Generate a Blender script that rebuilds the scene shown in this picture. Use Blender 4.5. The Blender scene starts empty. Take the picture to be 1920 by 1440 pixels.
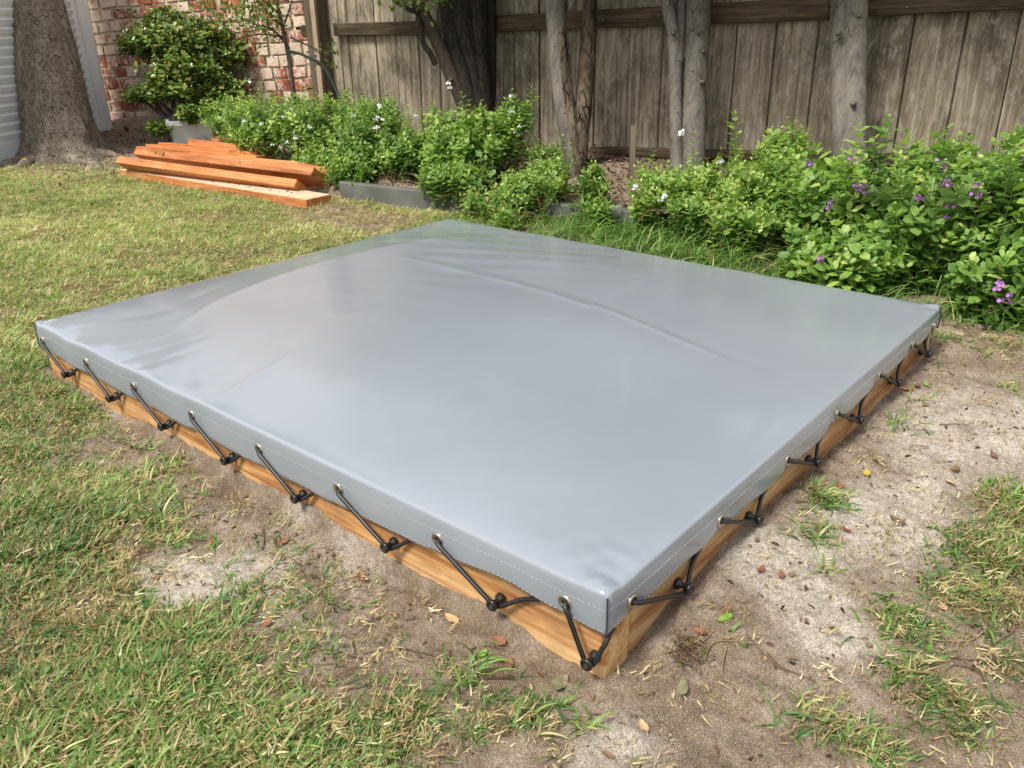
import bpy, math, random
import numpy as np
from mathutils import Vector, Matrix
R_ = math.radians
rnd = random.Random(7)
rng = np.random.default_rng(7)
scene = bpy.context.scene
# ------------------------------------------------------------------ camera, light, exposure
CAM = np.array([-0.708345, -0.456466, 0.78])
RW = np.array([[0.6444615793856604, -0.7644791892698907, -0.015519080803677756],
               [0.3148083514012332, 0.24678036831278732, 0.9165124940247366],
               [-0.6968249239111484, -0.5955426256689406, 0.3997048991788395]])
F = 1568.852
cd = bpy.data.cameras.new('camera'); cam = bpy.data.objects.new('camera', cd)
scene.collection.objects.link(cam); scene.camera = cam
cd.sensor_width = 36; cd.lens = 36 * F / 1920; cd.clip_start = .02; cd.clip_end = 500
M = Matrix([[RW[0][i], RW[1][i], RW[2][i], CAM[i]] for i in range(3)] + [[0, 0, 0, 1]])
cam.matrix_world = M
SUN_AZ = (-0.70, 0.08, 1.0)         # towards the sun
sd = bpy.data.lights.new('sun', 'SUN'); sd.energy = 3.6; sd.angle = R_(14); sd.color = (1, .955, .88)
sun = bpy.data.objects.new('sun', sd); scene.collection.objects.link(sun)
sun.rotation_euler = Vector(SUN_AZ).to_track_quat('Z', 'Y').to_euler()
w = bpy.data.worlds.new('World'); scene.world = w; w.use_nodes = True
nt = w.node_tree; nt.nodes.clear()
sk = nt.nodes.new('ShaderNodeTexSky'); sk.sky_type = 'NISHITA'; sk.sun_disc = False
sk.sun_elevation = math.asin(Vector(SUN_AZ).normalized().z); sk.sun_rotation = math.atan2(SUN_AZ[0], SUN_AZ[1])
sk.air_density = 1.0; sk.dust_density = 2.0
tc = nt.nodes.new('ShaderNodeTexCoord'); nz = nt.nodes.new('ShaderNodeTexNoise')
nz.inputs['Scale'].default_value = 2.2; nz.inputs['Detail'].default_value = 6; nz.inputs['Roughness'].default_value = .6
nt.links.new(tc.outputs['Generated'], nz.inputs['Vector'])
cr = nt.nodes.new('ShaderNodeValToRGB'); cr.color_ramp.elements[0].position = .3; cr.color_ramp.elements[1].position = .62
cr.color_ramp.elements[0].color = (.45, .45, .45, 1); cr.color_ramp.elements[1].color = (.9, .9, .9, 1)
nt.links.new(nz.outputs['Fac'], cr.inputs['Fac'])
mx = nt.nodes.new('ShaderNodeMixRGB'); mx.inputs[2].default_value = (6.7, 6.8, 7.1, 1)      # thin bright cloud over the sky
nt.links.new(cr.outputs['Color'], mx.inputs[0]); nt.links.new(sk.outputs[0], mx.inputs[1])
bg = nt.nodes.new('ShaderNodeBackground'); bg.inputs[1].default_value = .13
wo = nt.nodes.new('ShaderNodeOutputWorld')
nt.links.new(mx.outputs[0], bg.inputs[0]); nt.links.new(bg.outputs[0], wo.inputs[0])
scene.view_settings.view_transform = 'Standard'; scene.view_settings.look = 'None'
scene.view_settings.gamma = 1; scene.view_settings.exposure = .47
scene.cycles.max_bounces = 6; scene.cycles.diffuse_bounces = 3; scene.cycles.glossy_bounces = 3
scene.cycles.transmission_bounces = 3; scene.cycles.transparent_max_bounces = 4

# ------------------------------------------------------------------ small maths
def ray(px, py, d):
    """the place seen at photo pixel px, py, d metres in front of the lens"""
    return CAM + d * ((px - 960) / F * RW[0] - (py - 720) / F * RW[1] - RW[2])
def at(px, py, z=0.0):
    v = ray(px, py, 1) - CAM
    return CAM + v * ((z - CAM[2]) / v[2])
def onx(px, py, x=3.05):
    v = ray(px, py, 1) - CAM
    return CAM + v * ((x - CAM[0]) / v[0])
def sstep(a, b, x):
    t = np.clip((x - a) / (b - a), 0, 1); return t * t * (3 - 2 * t)
_T = np.random.default_rng(3).random((256, 256))
def vn(x, y, s=1.0, o=0):
    x = np.asarray(x, float) * s + 17.3 + o * 31.7; y = np.asarray(y, float) * s + 5.1 + o * 11.9
    xi = np.floor(x).astype(int); yi = np.floor(y).astype(int); fx = x - xi; fy = y - yi
    fx = fx * fx * (3 - 2 * fx); fy = fy * fy * (3 - 2 * fy)
    g = lambda i, j: _T[(xi + i) & 255, (yi + j) & 255]
    return (g(0, 0) * (1 - fx) + g(1, 0) * fx) * (1 - fy) + (g(0, 1) * (1 - fx) + g(1, 1) * fx) * fy
def fbm(x, y, s=1.0, n=4, o=0):
    r = 0; a = .5; t = 0
    for k in range(n): r = r + a * vn(x, y, s * 2 ** k, o + k); t += a; a *= .55
    return r / t

# ------------------------------------------------------------------ objects
col = scene.collection
def link(o, parent=None):
    col.objects.link(o)
    if parent is not None: o.parent = parent
    return o
def tag(o, label=None, cat=None, group=None, kind=None):
    if label: o['label'] = label
    if cat: o['category'] = cat
    if group: o['group'] = group
    if kind: o['kind'] = kind
    return o
def thing(name, label, cat, loc=(0, 0, 0), group=None):
    o = bpy.data.objects.new(name, None); o.empty_display_size = .05; o.location = loc
    link(o); return tag(o, label, cat, group)
class MB:
    """collects vertices and faces; one mesh object at the end"""
    def __init__(s): s.v = []; s.f = []; s.t = []; s.n = 0
    def add(s, v, f, tint=None):
        v = np.asarray(v, float).reshape(-1, 3)
        s.v.append(v); s.f.append((np.asarray(f, int) + s.n)); s.n += len(v)
        s.t.append(np.full(len(v), .5) if tint is None else np.broadcast_to(np.asarray(tint, float), (len(v),)))
        return s
    def mesh(s, name, smooth=True):
        me = bpy.data.meshes.new(name)
        V = np.concatenate(s.v); me.vertices.add(len(V)); me.vertices.foreach_set('co', V.ravel())
        tot = sum(a.size for a in s.f); nf = sum(len(a) for a in s.f)
        me.loops.add(tot); me.polygons.add(nf)
        me.loops.foreach_set('vertex_index', np.concatenate([a.ravel() for a in s.f]))
        sizes = np.concatenate([np.full(len(a), a.shape[1]) for a in s.f])
        st = np.concatenate([[0], np.cumsum(sizes)[:-1]])
        me.polygons.foreach_set('loop_start', st); me.polygons.foreach_set('loop_total', sizes)
        me.polygons.foreach_set('use_smooth', np.full(nf, smooth))
        a = me.attributes.new('tint', 'FLOAT', 'POINT'); a.data.foreach_set('value', np.concatenate(s.t))
        me.update(calc_edges=True); me.validate()
        return me
    def build(s, name, m, parent=None, smooth=True, loc=None):
        me = s.mesh(name, smooth); me.materials.append(m)
        o = bpy.data.objects.new(name, me)
        if loc is not None:
            o.location = loc
        return link(o, parent)
BOXF = [(0, 1, 3, 2), (4, 6, 7, 5), (0, 4, 5, 1), (2, 3, 7, 6), (0, 2, 6, 4), (1, 5, 7, 3)]
def box_obj(name, m, c, ax, half, parent=None, bev=.003, jit=0.0, smooth=False):
    """a bevelled box: centre c, axes ax (3 unit vectors), half sizes; centre becomes the origin"""
    import bmesh
    bm = bmesh.new(); vs = []
    for i in (-1, 1):
        for j in (-1, 1):
            for k in (-1, 1):
                vs.append(bm.verts.new([i * half[0] + rnd.uniform(-jit, jit), j * half[1] + rnd.uniform(-jit, jit), k * half[2] + rnd.uniform(-jit, jit)]))
    for f in BOXF: bm.faces.new([vs[q] for q in f])
    bmesh.ops.recalc_face_normals(bm, faces=bm.faces)
    if bev: bmesh.ops.bevel(bm, geom=bm.edges[:], offset=bev, segments=1, affect='EDGES')
    me = bpy.data.meshes.new(name); bm.to_mesh(me); bm.free(); me.materials.append(m)
    o = bpy.data.objects.new(name, me)
    a = [Vector(v).normalized() for v in ax]
    mw = Matrix([[a[0][i], a[1][i], a[2][i], c[i]] for i in range(3)] + [[0, 0, 0, 1]])
    link(o, parent)
    o.matrix_parent_inverse = parent.matrix_world.inverted() if False else Matrix.Identity(4)
    if parent is not None: mw = Matrix.Translation(-Vector(parent.location)) @ mw
    o.matrix_local = mw
    return o
def tube(mb, pts, rad, n=8, tint=None, caps=True, rough=0, seed=0, ell=None):
    P = np.asarray(pts, float); rad = np.broadcast_to(np.asarray(rad, float), (len(P),))
    T = np.gradient(P, axis=0); T /= np.linalg.norm(T, axis=1)[:, None] + 1e-9
    ref = np.array([0, 0, 1.]) if abs(T[0][2]) < .9 else np.array([1., 0, 0])
    u = np.cross(T[0], ref); u /= np.linalg.norm(u); V = []
    a = np.arange(n) / n * 2 * np.pi
    for i in range(len(P)):
        u = u - T[i] * (u @ T[i]); u /= np.linalg.norm(u) + 1e-9; w_ = np.cross(T[i], u)
        r = rad[i] * np.ones(n)
        if rough: r = r * (1 + rough * (fbm(np.cos(a) * 1.7 + seed, np.sin(a) * 1.7 + i * .16, 1.3, 3, seed) - .5) * 2)
        V.append(P[i] + np.outer(np.cos(a) * r, u) + np.outer(np.sin(a) * r, w_))
    V = np.concatenate(V); f = []
    for i in range(len(P) - 1):
        for k in range(n):
            q = (k + 1) % n; f.append((i * n + k, i * n + q, (i + 1) * n + q, (i + 1) * n + k))
    mb.add(V, f, tint)
    if caps:
        for base, o in ((0, -1), (len(P) - 1, 1)):
            ring = [base * n + k for k in range(n)]
            mb.add(np.vstack([V[ring], P[base]]), [((k + 1) % n, k, n) if o < 0 else (k, (k + 1) % n, n) for k in range(n)], tint)
def smoothpath(pts, n):
    P = np.asarray(pts, float); d = np.concatenate([[0], np.cumsum(np.linalg.norm(np.diff(P, axis=0), axis=1))]); t_ = np.linspace(0, d[-1], n)
    Q = np.column_stack([np.interp(t_, d, P[:, k]) for k in range(3)])
    for _ in range(max(1, n // 5)): Q[1:-1] = (Q[:-2] + 2 * Q[1:-1] + Q[2:]) / 4
    return Q

# ------------------------------------------------------------------ materials
def newmat(name, rough=.7, spec=.3):
    m = bpy.data.materials.new(name); m.use_nodes = True; t = m.node_tree
    b = t.nodes['Principled BSDF']; b.inputs['Roughness'].default_value = rough; b.inputs['Specular IOR Level'].default_value = spec
    return m, t, b
def N(t, typ, **kw):
    n = t.nodes.new('ShaderNode' + typ)
    for k, v in kw.items():
        if k in n.inputs: n.inputs[k].default_value = v
        else: setattr(n, k, v)
    return n
def L(t, a, b): t.links.new(a, b)
def ramp(t, fac, stops, interp='LINEAR'):
    r = N(t, 'ValToRGB'); e = r.color_ramp.elements; r.color_ramp.interpolation = interp
    while len(e) < len(stops): e.new(.5)
    for q, (p, c) in zip(e, stops): q.position = p; q.color = (*c, 1) if len(c) == 3 else c
    L(t, fac, r.inputs['Fac']); return r.outputs['Color']
def noise(t, vec, scale, detail=5, rough=.6, dist=0):
    n = N(t, 'TexNoise', Scale=scale, Detail=detail, Roughness=rough, Distortion=dist)
    if vec is not None: L(t, vec, n.inputs['Vector'])
    return n.outputs['Fac']
def mix(t, fac, a, b, mode='MIX'):
    n = N(t, 'MixRGB', blend_type=mode)
    for s, v in ((0, fac), (1, a), (2, b)):
        if isinstance(v, (int, float)): n.inputs[s].default_value = v
        elif isinstance(v, tuple): n.inputs[s].default_value = (*v, 1)
        else: L(t, v, n.inputs[s])
    return n.outputs[0]
def mathn(t, op, a, b=0.0, clamp=False):
    n = N(t, 'Math', operation=op, use_clamp=clamp)
    for s, v in ((0, a), (1, b)):
        if isinstance(v, (int, float)): n.inputs[s].default_value = v
        else: L(t, v, n.inputs[s])
    return n.outputs[0]
def bump(t, b, h, strength=.4, dist=.01, prev=None):
    n = N(t, 'Bump', Strength=strength, Distance=dist); L(t, h, n.inputs['Height'])
    if prev is not None: L(t, prev, n.inputs['Normal'])
    L(t, n.outputs[0], b.inputs['Normal']); return n.outputs[0]
def coords(t, kind='Object', scale=(1, 1, 1), rnd_off=False):
    c = N(t, 'TexCoord').outputs[kind] if kind != 'Position' else N(t, 'NewGeometry').outputs['Position']
    if rnd_off:
        oi = N(t, 'ObjectInfo'); v = N(t, 'VectorMath', operation='ADD'); L(t, c, v.inputs[0])
        s = mathn(t, 'MULTIPLY', oi.outputs['Random'], 37.0); L(t, s, v.inputs[1]); c = v.outputs[0]
    mp = N(t, 'Mapping'); mp.inputs['Scale'].default_value = scale; L(t, c, mp.inputs['Vector']); return mp.outputs[0]

def wood(name, stops, along, rough=.7, fine=1.0, dirt=None, spec=.25, bs=.5, knots=False, rim=None):
    """grain runs along axis `along` of the object; every object its own piece"""
    m, t, b = newmat(name, rough, spec)
    sc = [14 * fine] * 3; sc[along] = .9 * fine
    c = coords(t, 'Object', tuple(sc), True)
    n1 = noise(t, c, 3.2, 8, .65, .6)
    sc2 = [60 * fine] * 3; sc2[along] = 2.5
    n2 = noise(t, coords(t, 'Object', tuple(sc2), True), 4, 4, .6)
    f = mathn(t, 'ADD', mathn(t, 'MULTIPLY', n1, .72), mathn(t, 'MULTIPLY', n2, .28))
    c1 = ramp(t, f, stops)
    oi = N(t, 'ObjectInfo')
    v = mathn(t, 'ADD', mathn(t, 'MULTIPLY', oi.outputs['Random'], .38), .8)
    c1 = mix(t, 1.0, c1, mix(t, 0.0, v, v), 'MULTIPLY')
    if knots:
        k = N(t, 'TexVoronoi', Scale=1.0); kc = [7] * 3; kc[along] = 2.2
        L(t, coords(t, 'Object', tuple(kc), True), k.inputs['Vector'])
        kf = ramp(t, k.outputs['Distance'], [(.03, (1, 1, 1)), (.16, (0, 0, 0))])
        c1 = mix(t, mathn(t, 'MULTIPLY', kf, .75), c1, (.10, .045, .015))
    if dirt:
        d = noise(t, coords(t, 'Position', (1, 1, 1)), dirt[1], 6, .7)
        c1 = mix(t, ramp(t, d, [(.45, (0, 0, 0)), (.68, (dirt[2],) * 3)]), c1, dirt[0])
    if name == 'weathered_paling':
        fk = noise(t, coords(t, 'Position', (1, 1, .45)), 28, 7, .75)
        c1 = mix(t, ramp(t, fk, [(.52, (0, 0, 0)), (.63, (.6,) * 3)]), c1, (.40, .36, .28))
    L(t, c1, b.inputs['Base Color']); bump(t, b, f, bs, .006)
    return m

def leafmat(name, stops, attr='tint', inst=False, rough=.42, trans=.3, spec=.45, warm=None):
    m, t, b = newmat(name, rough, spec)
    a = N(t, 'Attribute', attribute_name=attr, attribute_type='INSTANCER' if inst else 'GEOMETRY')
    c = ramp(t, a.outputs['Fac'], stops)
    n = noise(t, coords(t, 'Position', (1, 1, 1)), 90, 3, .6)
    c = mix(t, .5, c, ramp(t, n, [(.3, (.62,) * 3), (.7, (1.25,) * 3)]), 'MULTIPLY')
    L(t, c, b.inputs['Base Color'])
    tr = N(t, 'BsdfTranslucent'); L(t, mix(t, 1.0, c, (1.3, 1.4, .7), 'MULTIPLY'), tr.inputs['Color'])
    ms = N(t, 'MixShader', Fac=trans); L(t, b.outputs[0], ms.inputs[1]); L(t, tr.outputs[0], ms.inputs[2])
    L(t, ms.outputs[0], t.nodes['Material Output'].inputs['Surface'])
    return m
def plain(name, colr, rough=.5, metal=0, var=.15, scale=40, spec=.4, bs=0):
    m, t, b = newmat(name, rough, spec); b.inputs['Metallic'].default_value = metal
    n = noise(t, coords(t, 'Position', (1, 1, 1)), scale, 5, .6)
    lo = tuple(c * (1 - var) for c in colr); hi = tuple(min(1, c * (1 + var)) for c in colr)
    L(t, ramp(t, n, [(.3, lo), (.7, hi)]), b.inputs['Base Color'])
    if bs: bump(t, b, n, bs, .004)
    return m

MT = {}
MT['pit'] = wood('fresh_pine', [(.36, (.20, .075, .022)), (.45, (.42, .20, .07)), (.53, (.56, .33, .14)), (.64, (.68, .47, .25))], 0, .6, .55, knots=True, dirt=((.20, .12, .07), 9, .5), bs=.35)
MT['red'] = wood('red_stained_timber', [(.36, (.24, .065, .018)), (.47, (.43, .15, .045)), (.56, (.56, .22, .075)), (.68, (.66, .34, .14))], 0, .55, .5, knots=True, dirt=((.62, .36, .16), 5, .35), bs=.15)
MT['redend'] = MT['red']
MT['pale'] = wood('weathered_paling', [(.30, (.055, .043, .028)), (.43, (.18, .145, .098)), (.53, (.31, .26, .185)), (.66, (.50, .43, .32))], 2, .85, .75, dirt=((.035, .030, .018), 3.5, .7), bs=.8)
MT['rail'] = wood('weathered_rail', [(.35, (.025, .017, .010)), (.5, (.075, .052, .030)), (.66, (.15, .11, .068))], 1, .85, 1, dirt=((.03, .024, .016), 5, .5), bs=.9)
MT['post'] = wood('weathered_post', [(.25, (.03, .024, .016)), (.5, (.11, .09, .06)), (.8, (.18, .145, .10))], 2, .85, .8, bs=.7)
MT['stake'] = wood('pale_stake', [(.25, (.16, .11, .07)), (.5, (.28, .21, .14)), (.8, (.38, .29, .2))], 2, .8, 1)

def bark(name, lo, hi, crack, scale, stretch, bs=.7, dist=.012, lich=None, cw=.05):
    m, t, b = newmat(name, .85, .2)
    c = coords(t, 'Position', (1, 1, stretch))
    dv = N(t, 'TexNoise', Scale=scale * .7, Detail=3); L(t, c, dv.inputs['Vector'])
    cc = N(t, 'VectorMath', operation='ADD'); L(t, c, cc.inputs[0])
    sc = N(t, 'VectorMath', operation='SCALE'); L(t, dv.outputs['Color'], sc.inputs[0]); sc.inputs['Scale'].default_value = 1.2 / scale
    L(t, sc.outputs[0], cc.inputs[1])
    vo = N(t, 'TexVoronoi', Scale=scale, feature='DISTANCE_TO_EDGE'); L(t, cc.outputs[0], vo.inputs['Vector'])
    e = ramp(t, vo.outputs['Distance'], [(0, (0, 0, 0)), (cw, (1, 1, 1))])
    brk = ramp(t, noise(t, c, scale * .45, 4, .6), [(.42, (0, 0, 0)), (.58, (1, 1, 1))])
    e = mix(t, brk, (1, 1, 1), e)
    n = noise(t, c, scale * 1.3, 9, .72)
    colr = ramp(t, n, [(.3, lo), (.68, hi)])
    if lich: colr = mix(t, ramp(t, noise(t, c, scale * .28, 6, .7), [(.5, (0, 0, 0)), (.62, (.7,) * 3)]), colr, lich)
    colr = mix(t, e, crack, colr)
    L(t, colr, b.inputs['Base Color'])
    h = mathn(t, 'ADD', mathn(t, 'MULTIPLY', e, .6), mathn(t, 'MULTIPLY', n, .6))
    bump(t, b, h, bs, dist); return m
MT['bark_big'] = bark('cracked_bark', (.11, .085, .062), (.29, .24, .18), (.045, .034, .024), 42, .8, 1.0, .016, lich=(.32, .275, .22), cw=.055)
MT['bark_smooth'] = bark('smooth_grey_bark', (.06, .052, .043), (.175, .155, .128), (.03, .024, .018), 26, .25, .5, .006, lich=(.20, .185, .15), cw=.03)
MT['bark_shade'] = bark('shade_darkened_bark', (.010, .008, .006), (.05, .041, .032), (.006, .005, .004), 30, .3, .5, .006)  # deep shade among the multi-stem trunks is put into this bark colour
MT['bark_split'] = bark('split_bark', (.05, .035, .022), (.105, .078, .052), (.010, .008, .005), 34, .16, 1.0, .02, lich=(.20, .155, .105), cw=.14)
MT['twig'] = bark('young_bark', (.03, .022, .016), (.09, .07, .05), (.02, .015, .01), 60, .3, .4, .004)
MT['deadstem'] = plain('dead_stems', (.20, .12, .065), .8, var=.5, scale=60)
MT['greenstem'] = plain('green_stems', (.16, .22, .06), .6, var=.3, scale=60)

m, t, b = newmat('brick', .85, .2)
oi = N(t, 'ObjectInfo'); c = coords(t, 'Position', (1, 1, 1))
base = ramp(t, oi.outputs['Random'], [(0, (.24, .075, .045)), (.35, (.36, .115, .065)), (.7, (.43, .17, .10)), (1, (.33, .13, .085))])
base = mix(t, .7, base, ramp(t, noise(t, c, 55, 8, .7), [(.3, (.6,) * 3), (.7, (1.3,) * 3)]), 'MULTIPLY')
ww = noise(t, c, 6, 8, .68); ww2 = noise(t, c, 38, 6, .75)
wf = ramp(t, mathn(t, 'ADD', mathn(t, 'MULTIPLY', ww, .62), mathn(t, 'ADD', mathn(t, 'MULTIPLY', ww2, .30), mathn(t, 'MULTIPLY', oi.outputs['Random'], .14))), [(.475, (0, 0, 0)), (.545, (1, 1, 1))])
base = mix(t, mathn(t, 'MULTIPLY', wf, .85), base, ramp(t, ww2, [(.35, (.58, .44, .32)), (.7, (.76, .68, .56))]))
L(t, base, b.inputs['Base Color']); bump(t, b, ww2, .8, .01); MT['brick'] = m
MT['mortar'] = plain('flaking_mortar', (.58, .49, .37), .9, var=.35, scale=25, bs=1.0)
MT['concrete'] = plain('concrete_edging', (.115, .118, .102), .85, var=.28, scale=9, bs=.4)
MT['zinc'] = plain('painted_steel', (.70, .71, .70), .42, 0, .05, 6, .5)
MT['shedwhite'] = plain('white_flashing', (.86, .86, .84), .5, 0, .08, 8, .5)
MT['slab'] = plain('painted_slab', (.64, .65, .64), .55, 0, .07, 5)
MT['potwhite'] = plain('white_glazed_pot', (.50, .51, .49), .5, 0, .12, 7)
MT['terra'] = plain('terracotta', (.42, .15, .07), .75, var=.15)
MT['black'] = plain('black_rubber', (.012, .012, .013), .42, 0, .3, 60, .5)
MT['blackplastic'] = plain('black_plastic', (.012, .012, .012), .3, 0, .2, 60, .5)
MT['ring'] = plain('nickel_grommet', (.55, .50, .40), .25, 1.0, .15, 60, .5)
MT['thread'] = plain('white_thread', (.42, .45, .47), .7)
MT['seamdark'] = plain('dark_seam', (.03, .03, .035), .7)
MT['strap'] = plain('green_tie', (.016, .034, .032), .8)
MT['pebble'] = plain('soil_clods', (.19, .135, .09), .95, var=.4, scale=50, bs=.5)
MT['mulch'] = leafmat('mulch', [(0, (.03, .018, .012)), (.4, (.075, .042, .026)), (.7, (.17, .10, .058)), (1, (.40, .29, .16))], rough=.8, trans=.1, spec=.2)
# cover
m, t, b = newmat('grey_vinyl', .3, .8)
c = coords(t, 'Position', (1, 1, 1))
n = noise(t, c, 1.6, 5, .6); n2 = noise(t, c, 3, 3, .5)
colr = ramp(t, n, [(.0, (.197, .223, .252)), (1, (.278, .302, .330))])
L(t, colr, b.inputs['Base Color'])
b.inputs['Roughness'].default_value = .22
b.inputs['Coat Weight'].default_value = .6; b.inputs['Coat Roughness'].default_value = .10
MT['vinyl'] = m
# ground
m, t, b = newmat('yard_soil', .95, .15)
c = coords(t, 'Position', (1, 1, 1))
at1 = N(t, 'Attribute', attribute_name='sand').outputs['Fac']; at2 = N(t, 'Attribute', attribute_name='turf').outputs['Fac']
n1 = noise(t, c, 14, 9, .72); n2 = noise(t, c, 90, 6, .75); n3 = noise(t, c, 420, 3, .7)
soil = ramp(t, n1, [(.3, (.175, .122, .080)), (.5, (.285, .212, .148)), (.7, (.41, .325, .24))])
sandc = ramp(t, n2, [(.25, (.33, .27, .205)), (.5, (.56, .49, .40)), (.75, (.76, .69, .585))])
sf = mathn(t, 'ADD', at1, mathn(t, 'MULTIPLY', mathn(t, 'SUBTRACT', n2, .5), 1.1), True)
sf = mathn(t, 'ADD', sf, mathn(t, 'MULTIPLY', mathn(t, 'SUBTRACT', n1, .5), .8), True)
cl = mix(t, sf, soil, sandc)
cl = mix(t, .9, cl, ramp(t, n3, [(.30, (.45,) * 3), (.5, (1,) * 3), (.68, (1.7,) * 3)]), 'MULTIPLY')
vs0 = N(t, 'TexVoronoi', Scale=230.0); L(t, c, vs0.inputs['Vector'])
cl = mix(t, ramp(t, vs0.outputs['Distance'], [(.10, (.75,) * 3), (.22, (0, 0, 0))]), cl, mix(t, 1.0, ramp(t, vs0.outputs['Color'], [(.2, (.08,) * 3), (.8, (.95,) * 3)]), (.90, .78, .66), 'MULTIPLY'))
tf = ramp(t, n2, [(.3, (.10, .075, .035)), (.5, (.22, .175, .08)), (.7, (.36, .29, .15))])
cl = mix(t, at2, cl, tf)
L(t, cl, b.inputs['Base Color'])
b1 = bump(t, b, n2, .9, .009); bump(t, b, n3, .9, .004, b1); MT['ground'] = m
# foliage
MT['salvia'] = leafmat('salvia_leaf', [(0, (.05, .115, .028)), (.4, (.14, .265, .055)), (.75, (.27, .42, .085)), (1, (.48, .56, .16))], trans=.38, rough=.45)
MT['jade'] = leafmat('jade_leaf', [(0, (.045, .085, .016)), (.5, (.125, .205, .035)), (.85, (.20, .27, .045)), (1, (.34, .25, .05))], trans=.08, rough=.3)
MT['canopy'] = leafmat('canopy_leaf', [(0, (.03, .06, .02)), (.6, (.06, .12, .03)), (1, (.11, .19, .05))], trans=.25)
MT['small'] = leafmat('small_tree_leaf', [(0, (.05, .10, .02)), (.5, (.12, .20, .035)), (1, (.26, .33, .07))], trans=.3)
GST = [(0, (.055, .135, .032)), (.35, (.13, .26, .055)), (.6, (.25, .38, .08)), (.82, (.46, .52, .16)), (1, (.74, .66, .34))]
MT['blade'] = leafmat('grass_blade', GST, inst=True, rough=.5, trans=.3)
MT['straw'] = leafmat('straw', [(0, (.16, .11, .05)), (.4, (.36, .27, .12)), (.8, (.60, .50, .26)), (1, (.78, .70, .46))], inst=True, rough=.6, trans=.25)
MT['longgrass'] = leafmat('long_grass_blade', [(0, (.045, .11, .022)), (.5, (.115, .235, .04)), (.85, (.24, .36, .08)), (1, (.55, .5, .24))], rough=.45, trans=.3)
MT['purple'] = plain('purple_petal', (.48, .20, .55), .55, var=.15)
MT['violetcalyx'] = plain('violet_calyx', (.10, .04, .12), .6)
MT['white'] = plain('white_petal', (.80, .78, .80), .55, var=.05)
MT['yellow'] = plain('dandelion_petal', (.75, .62, .02), .55)
def dead(name, c1, c2):
    m, t, b = newmat(name, .7, .3)
    n = noise(t, coords(t, 'Object', (1, 1, 1), True), 60, 5, .7)
    L(t, ramp(t, n, [(.3, c1), (.7, c2)]), b.inputs['Base Color']); bump(t, b, n, .4, .002); return m
MT['leaf_rust'] = dead('rust_dead_leaf', (.15, .055, .03), (.33, .14, .075))
MT['leaf_brown'] = dead('brown_dead_leaf', (.10, .06, .035), (.24, .15, .09))
MT['leaf_olive'] = dead('olive_dead_leaf', (.11, .10, .05), (.24, .22, .12))
MT['leaf_green'] = dead('green_fallen_leaf', (.10, .22, .02), (.24, .38, .05))
MT['leaf_tan'] = dead('tan_dead_leaf', (.36, .23, .11), (.58, .40, .22))
MT['leaf_yellow'] = dead('yellow_dead_leaf', (.30, .26, .03), (.50, .34, .06))

# ------------------------------------------------------------------ ground
PX, PY, PZ = 1.4325, 1.663, .13          # the covered sandpit: length along x, along y, height
def edge_x(y): return np.interp(y, [-1.5, -.2, .75, 2.65, 3.2], [2.58, 2.40, 2.20, 1.87, 1.80])
def blobs(x, y, lst):
    r = np.zeros_like(x)
    for px, py, rad, a in lst:
        q = at(px, py); r = r + a * np.exp(-((x - q[0]) ** 2 + (y - q[1]) ** 2) / (rad * rad))
    return r
SAND = [(230, 1085, .05, .8), (430, 1060, .06, .7), (500, 1040, .06, .6), (380, 1090, .05, .7), (580, 1110, .06, .35), (480, 1150, .05, .3), (180, 790, .04, .5), (1500, 1090, .08, 1.1), (1440, 1040, .08, .9), (1620, 1000, .12, .9), (1850, 800, .2, 1.1), (1700, 960, .10, .8), (1560, 1190, .05, .8), (1700, 930, .10, .5), (1560, 1180, .06, .5), (1560, 1290, .05, .5),
        (330, 1070, .07, .9), (250, 1110, .06, .6), (640, 1010, .05, .9), (560, 960, .05, .6), (420, 950, .06, .4), (700, 1060, .05, .7), (1120, 1400, .06, .7), (1180, 1370, .05, .5),
        (1750, 860, .12, .6), (650, 1190, .05, .4), (210, 760, .05, .7), (1900, 740, .12, .4), (590, 1250, .05, .3)]
def sand_f(x, y): return np.clip(blobs(x, y, SAND) * (.05 + 1.6 * fbm(x, y, 11, 5, 2)) - .08, 0, .95)
def hgt(x, y):
    ex = edge_x(y); inbed = (y < 3.4) | (x > 2.6)
    bed = np.where(inbed, sstep(0.0, .03, x - ex - .012), 0) * sstep(3.3, 2.7, y)
    bed = np.maximum(bed, sstep(2.2, 2.7, x) * sstep(2.6, 3.0, y))
    z = bed * (.065 + .07 * sstep(0, .9, x - ex))
    z = z + .07 * sstep(4.7, 6.2, y) * sstep(1.3, 2.3, x)
    near = sstep(.35, .0, np.hypot(np.clip(-x, 0, 9), np.clip(y - PY, 0, 9) + np.clip(-y, 0, 9))) * (x < 0)
    z = z - .026 * near * sstep(-.05, .25, y) * sstep(1.4, .9, y) - .016 * np.exp(-(np.hypot(x, y) / .12) ** 2)
    side = sstep(.25, .0, -y) * (x > .1) * (y < 0)
    z = z + .004 * side
    lumps = (fbm(x, y, 3.0, 3, 1) - .5) * .035 + (fbm(x, y, 14, 4, 5) - .5) * .022 + (fbm(x, y, 55, 3, 9) - .5) * .014
    inside = (x > .07) & (x < PX - .07) & (y > .07) & (y < PY - .07)
    return np.where(inside, -.02, z + lumps)
def axis(lo, hi, flo, fhi, fine, grow=1.12):
    a = list(np.arange(flo, fhi + 1e-6, fine)); s = fine; v = flo
    while v > lo: s *= grow; v -= s; a.insert(0, v)
    s = fine; v = fhi
    while v < hi: s = min(s * grow, 6); v += s; a.append(v)
    return np.array(a)
gx = axis(-60, 60, -.7, 1.9, .0085, 1.035); gy = axis(-60, 60, -.6, 2.2, .0085, 1.035)
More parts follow.
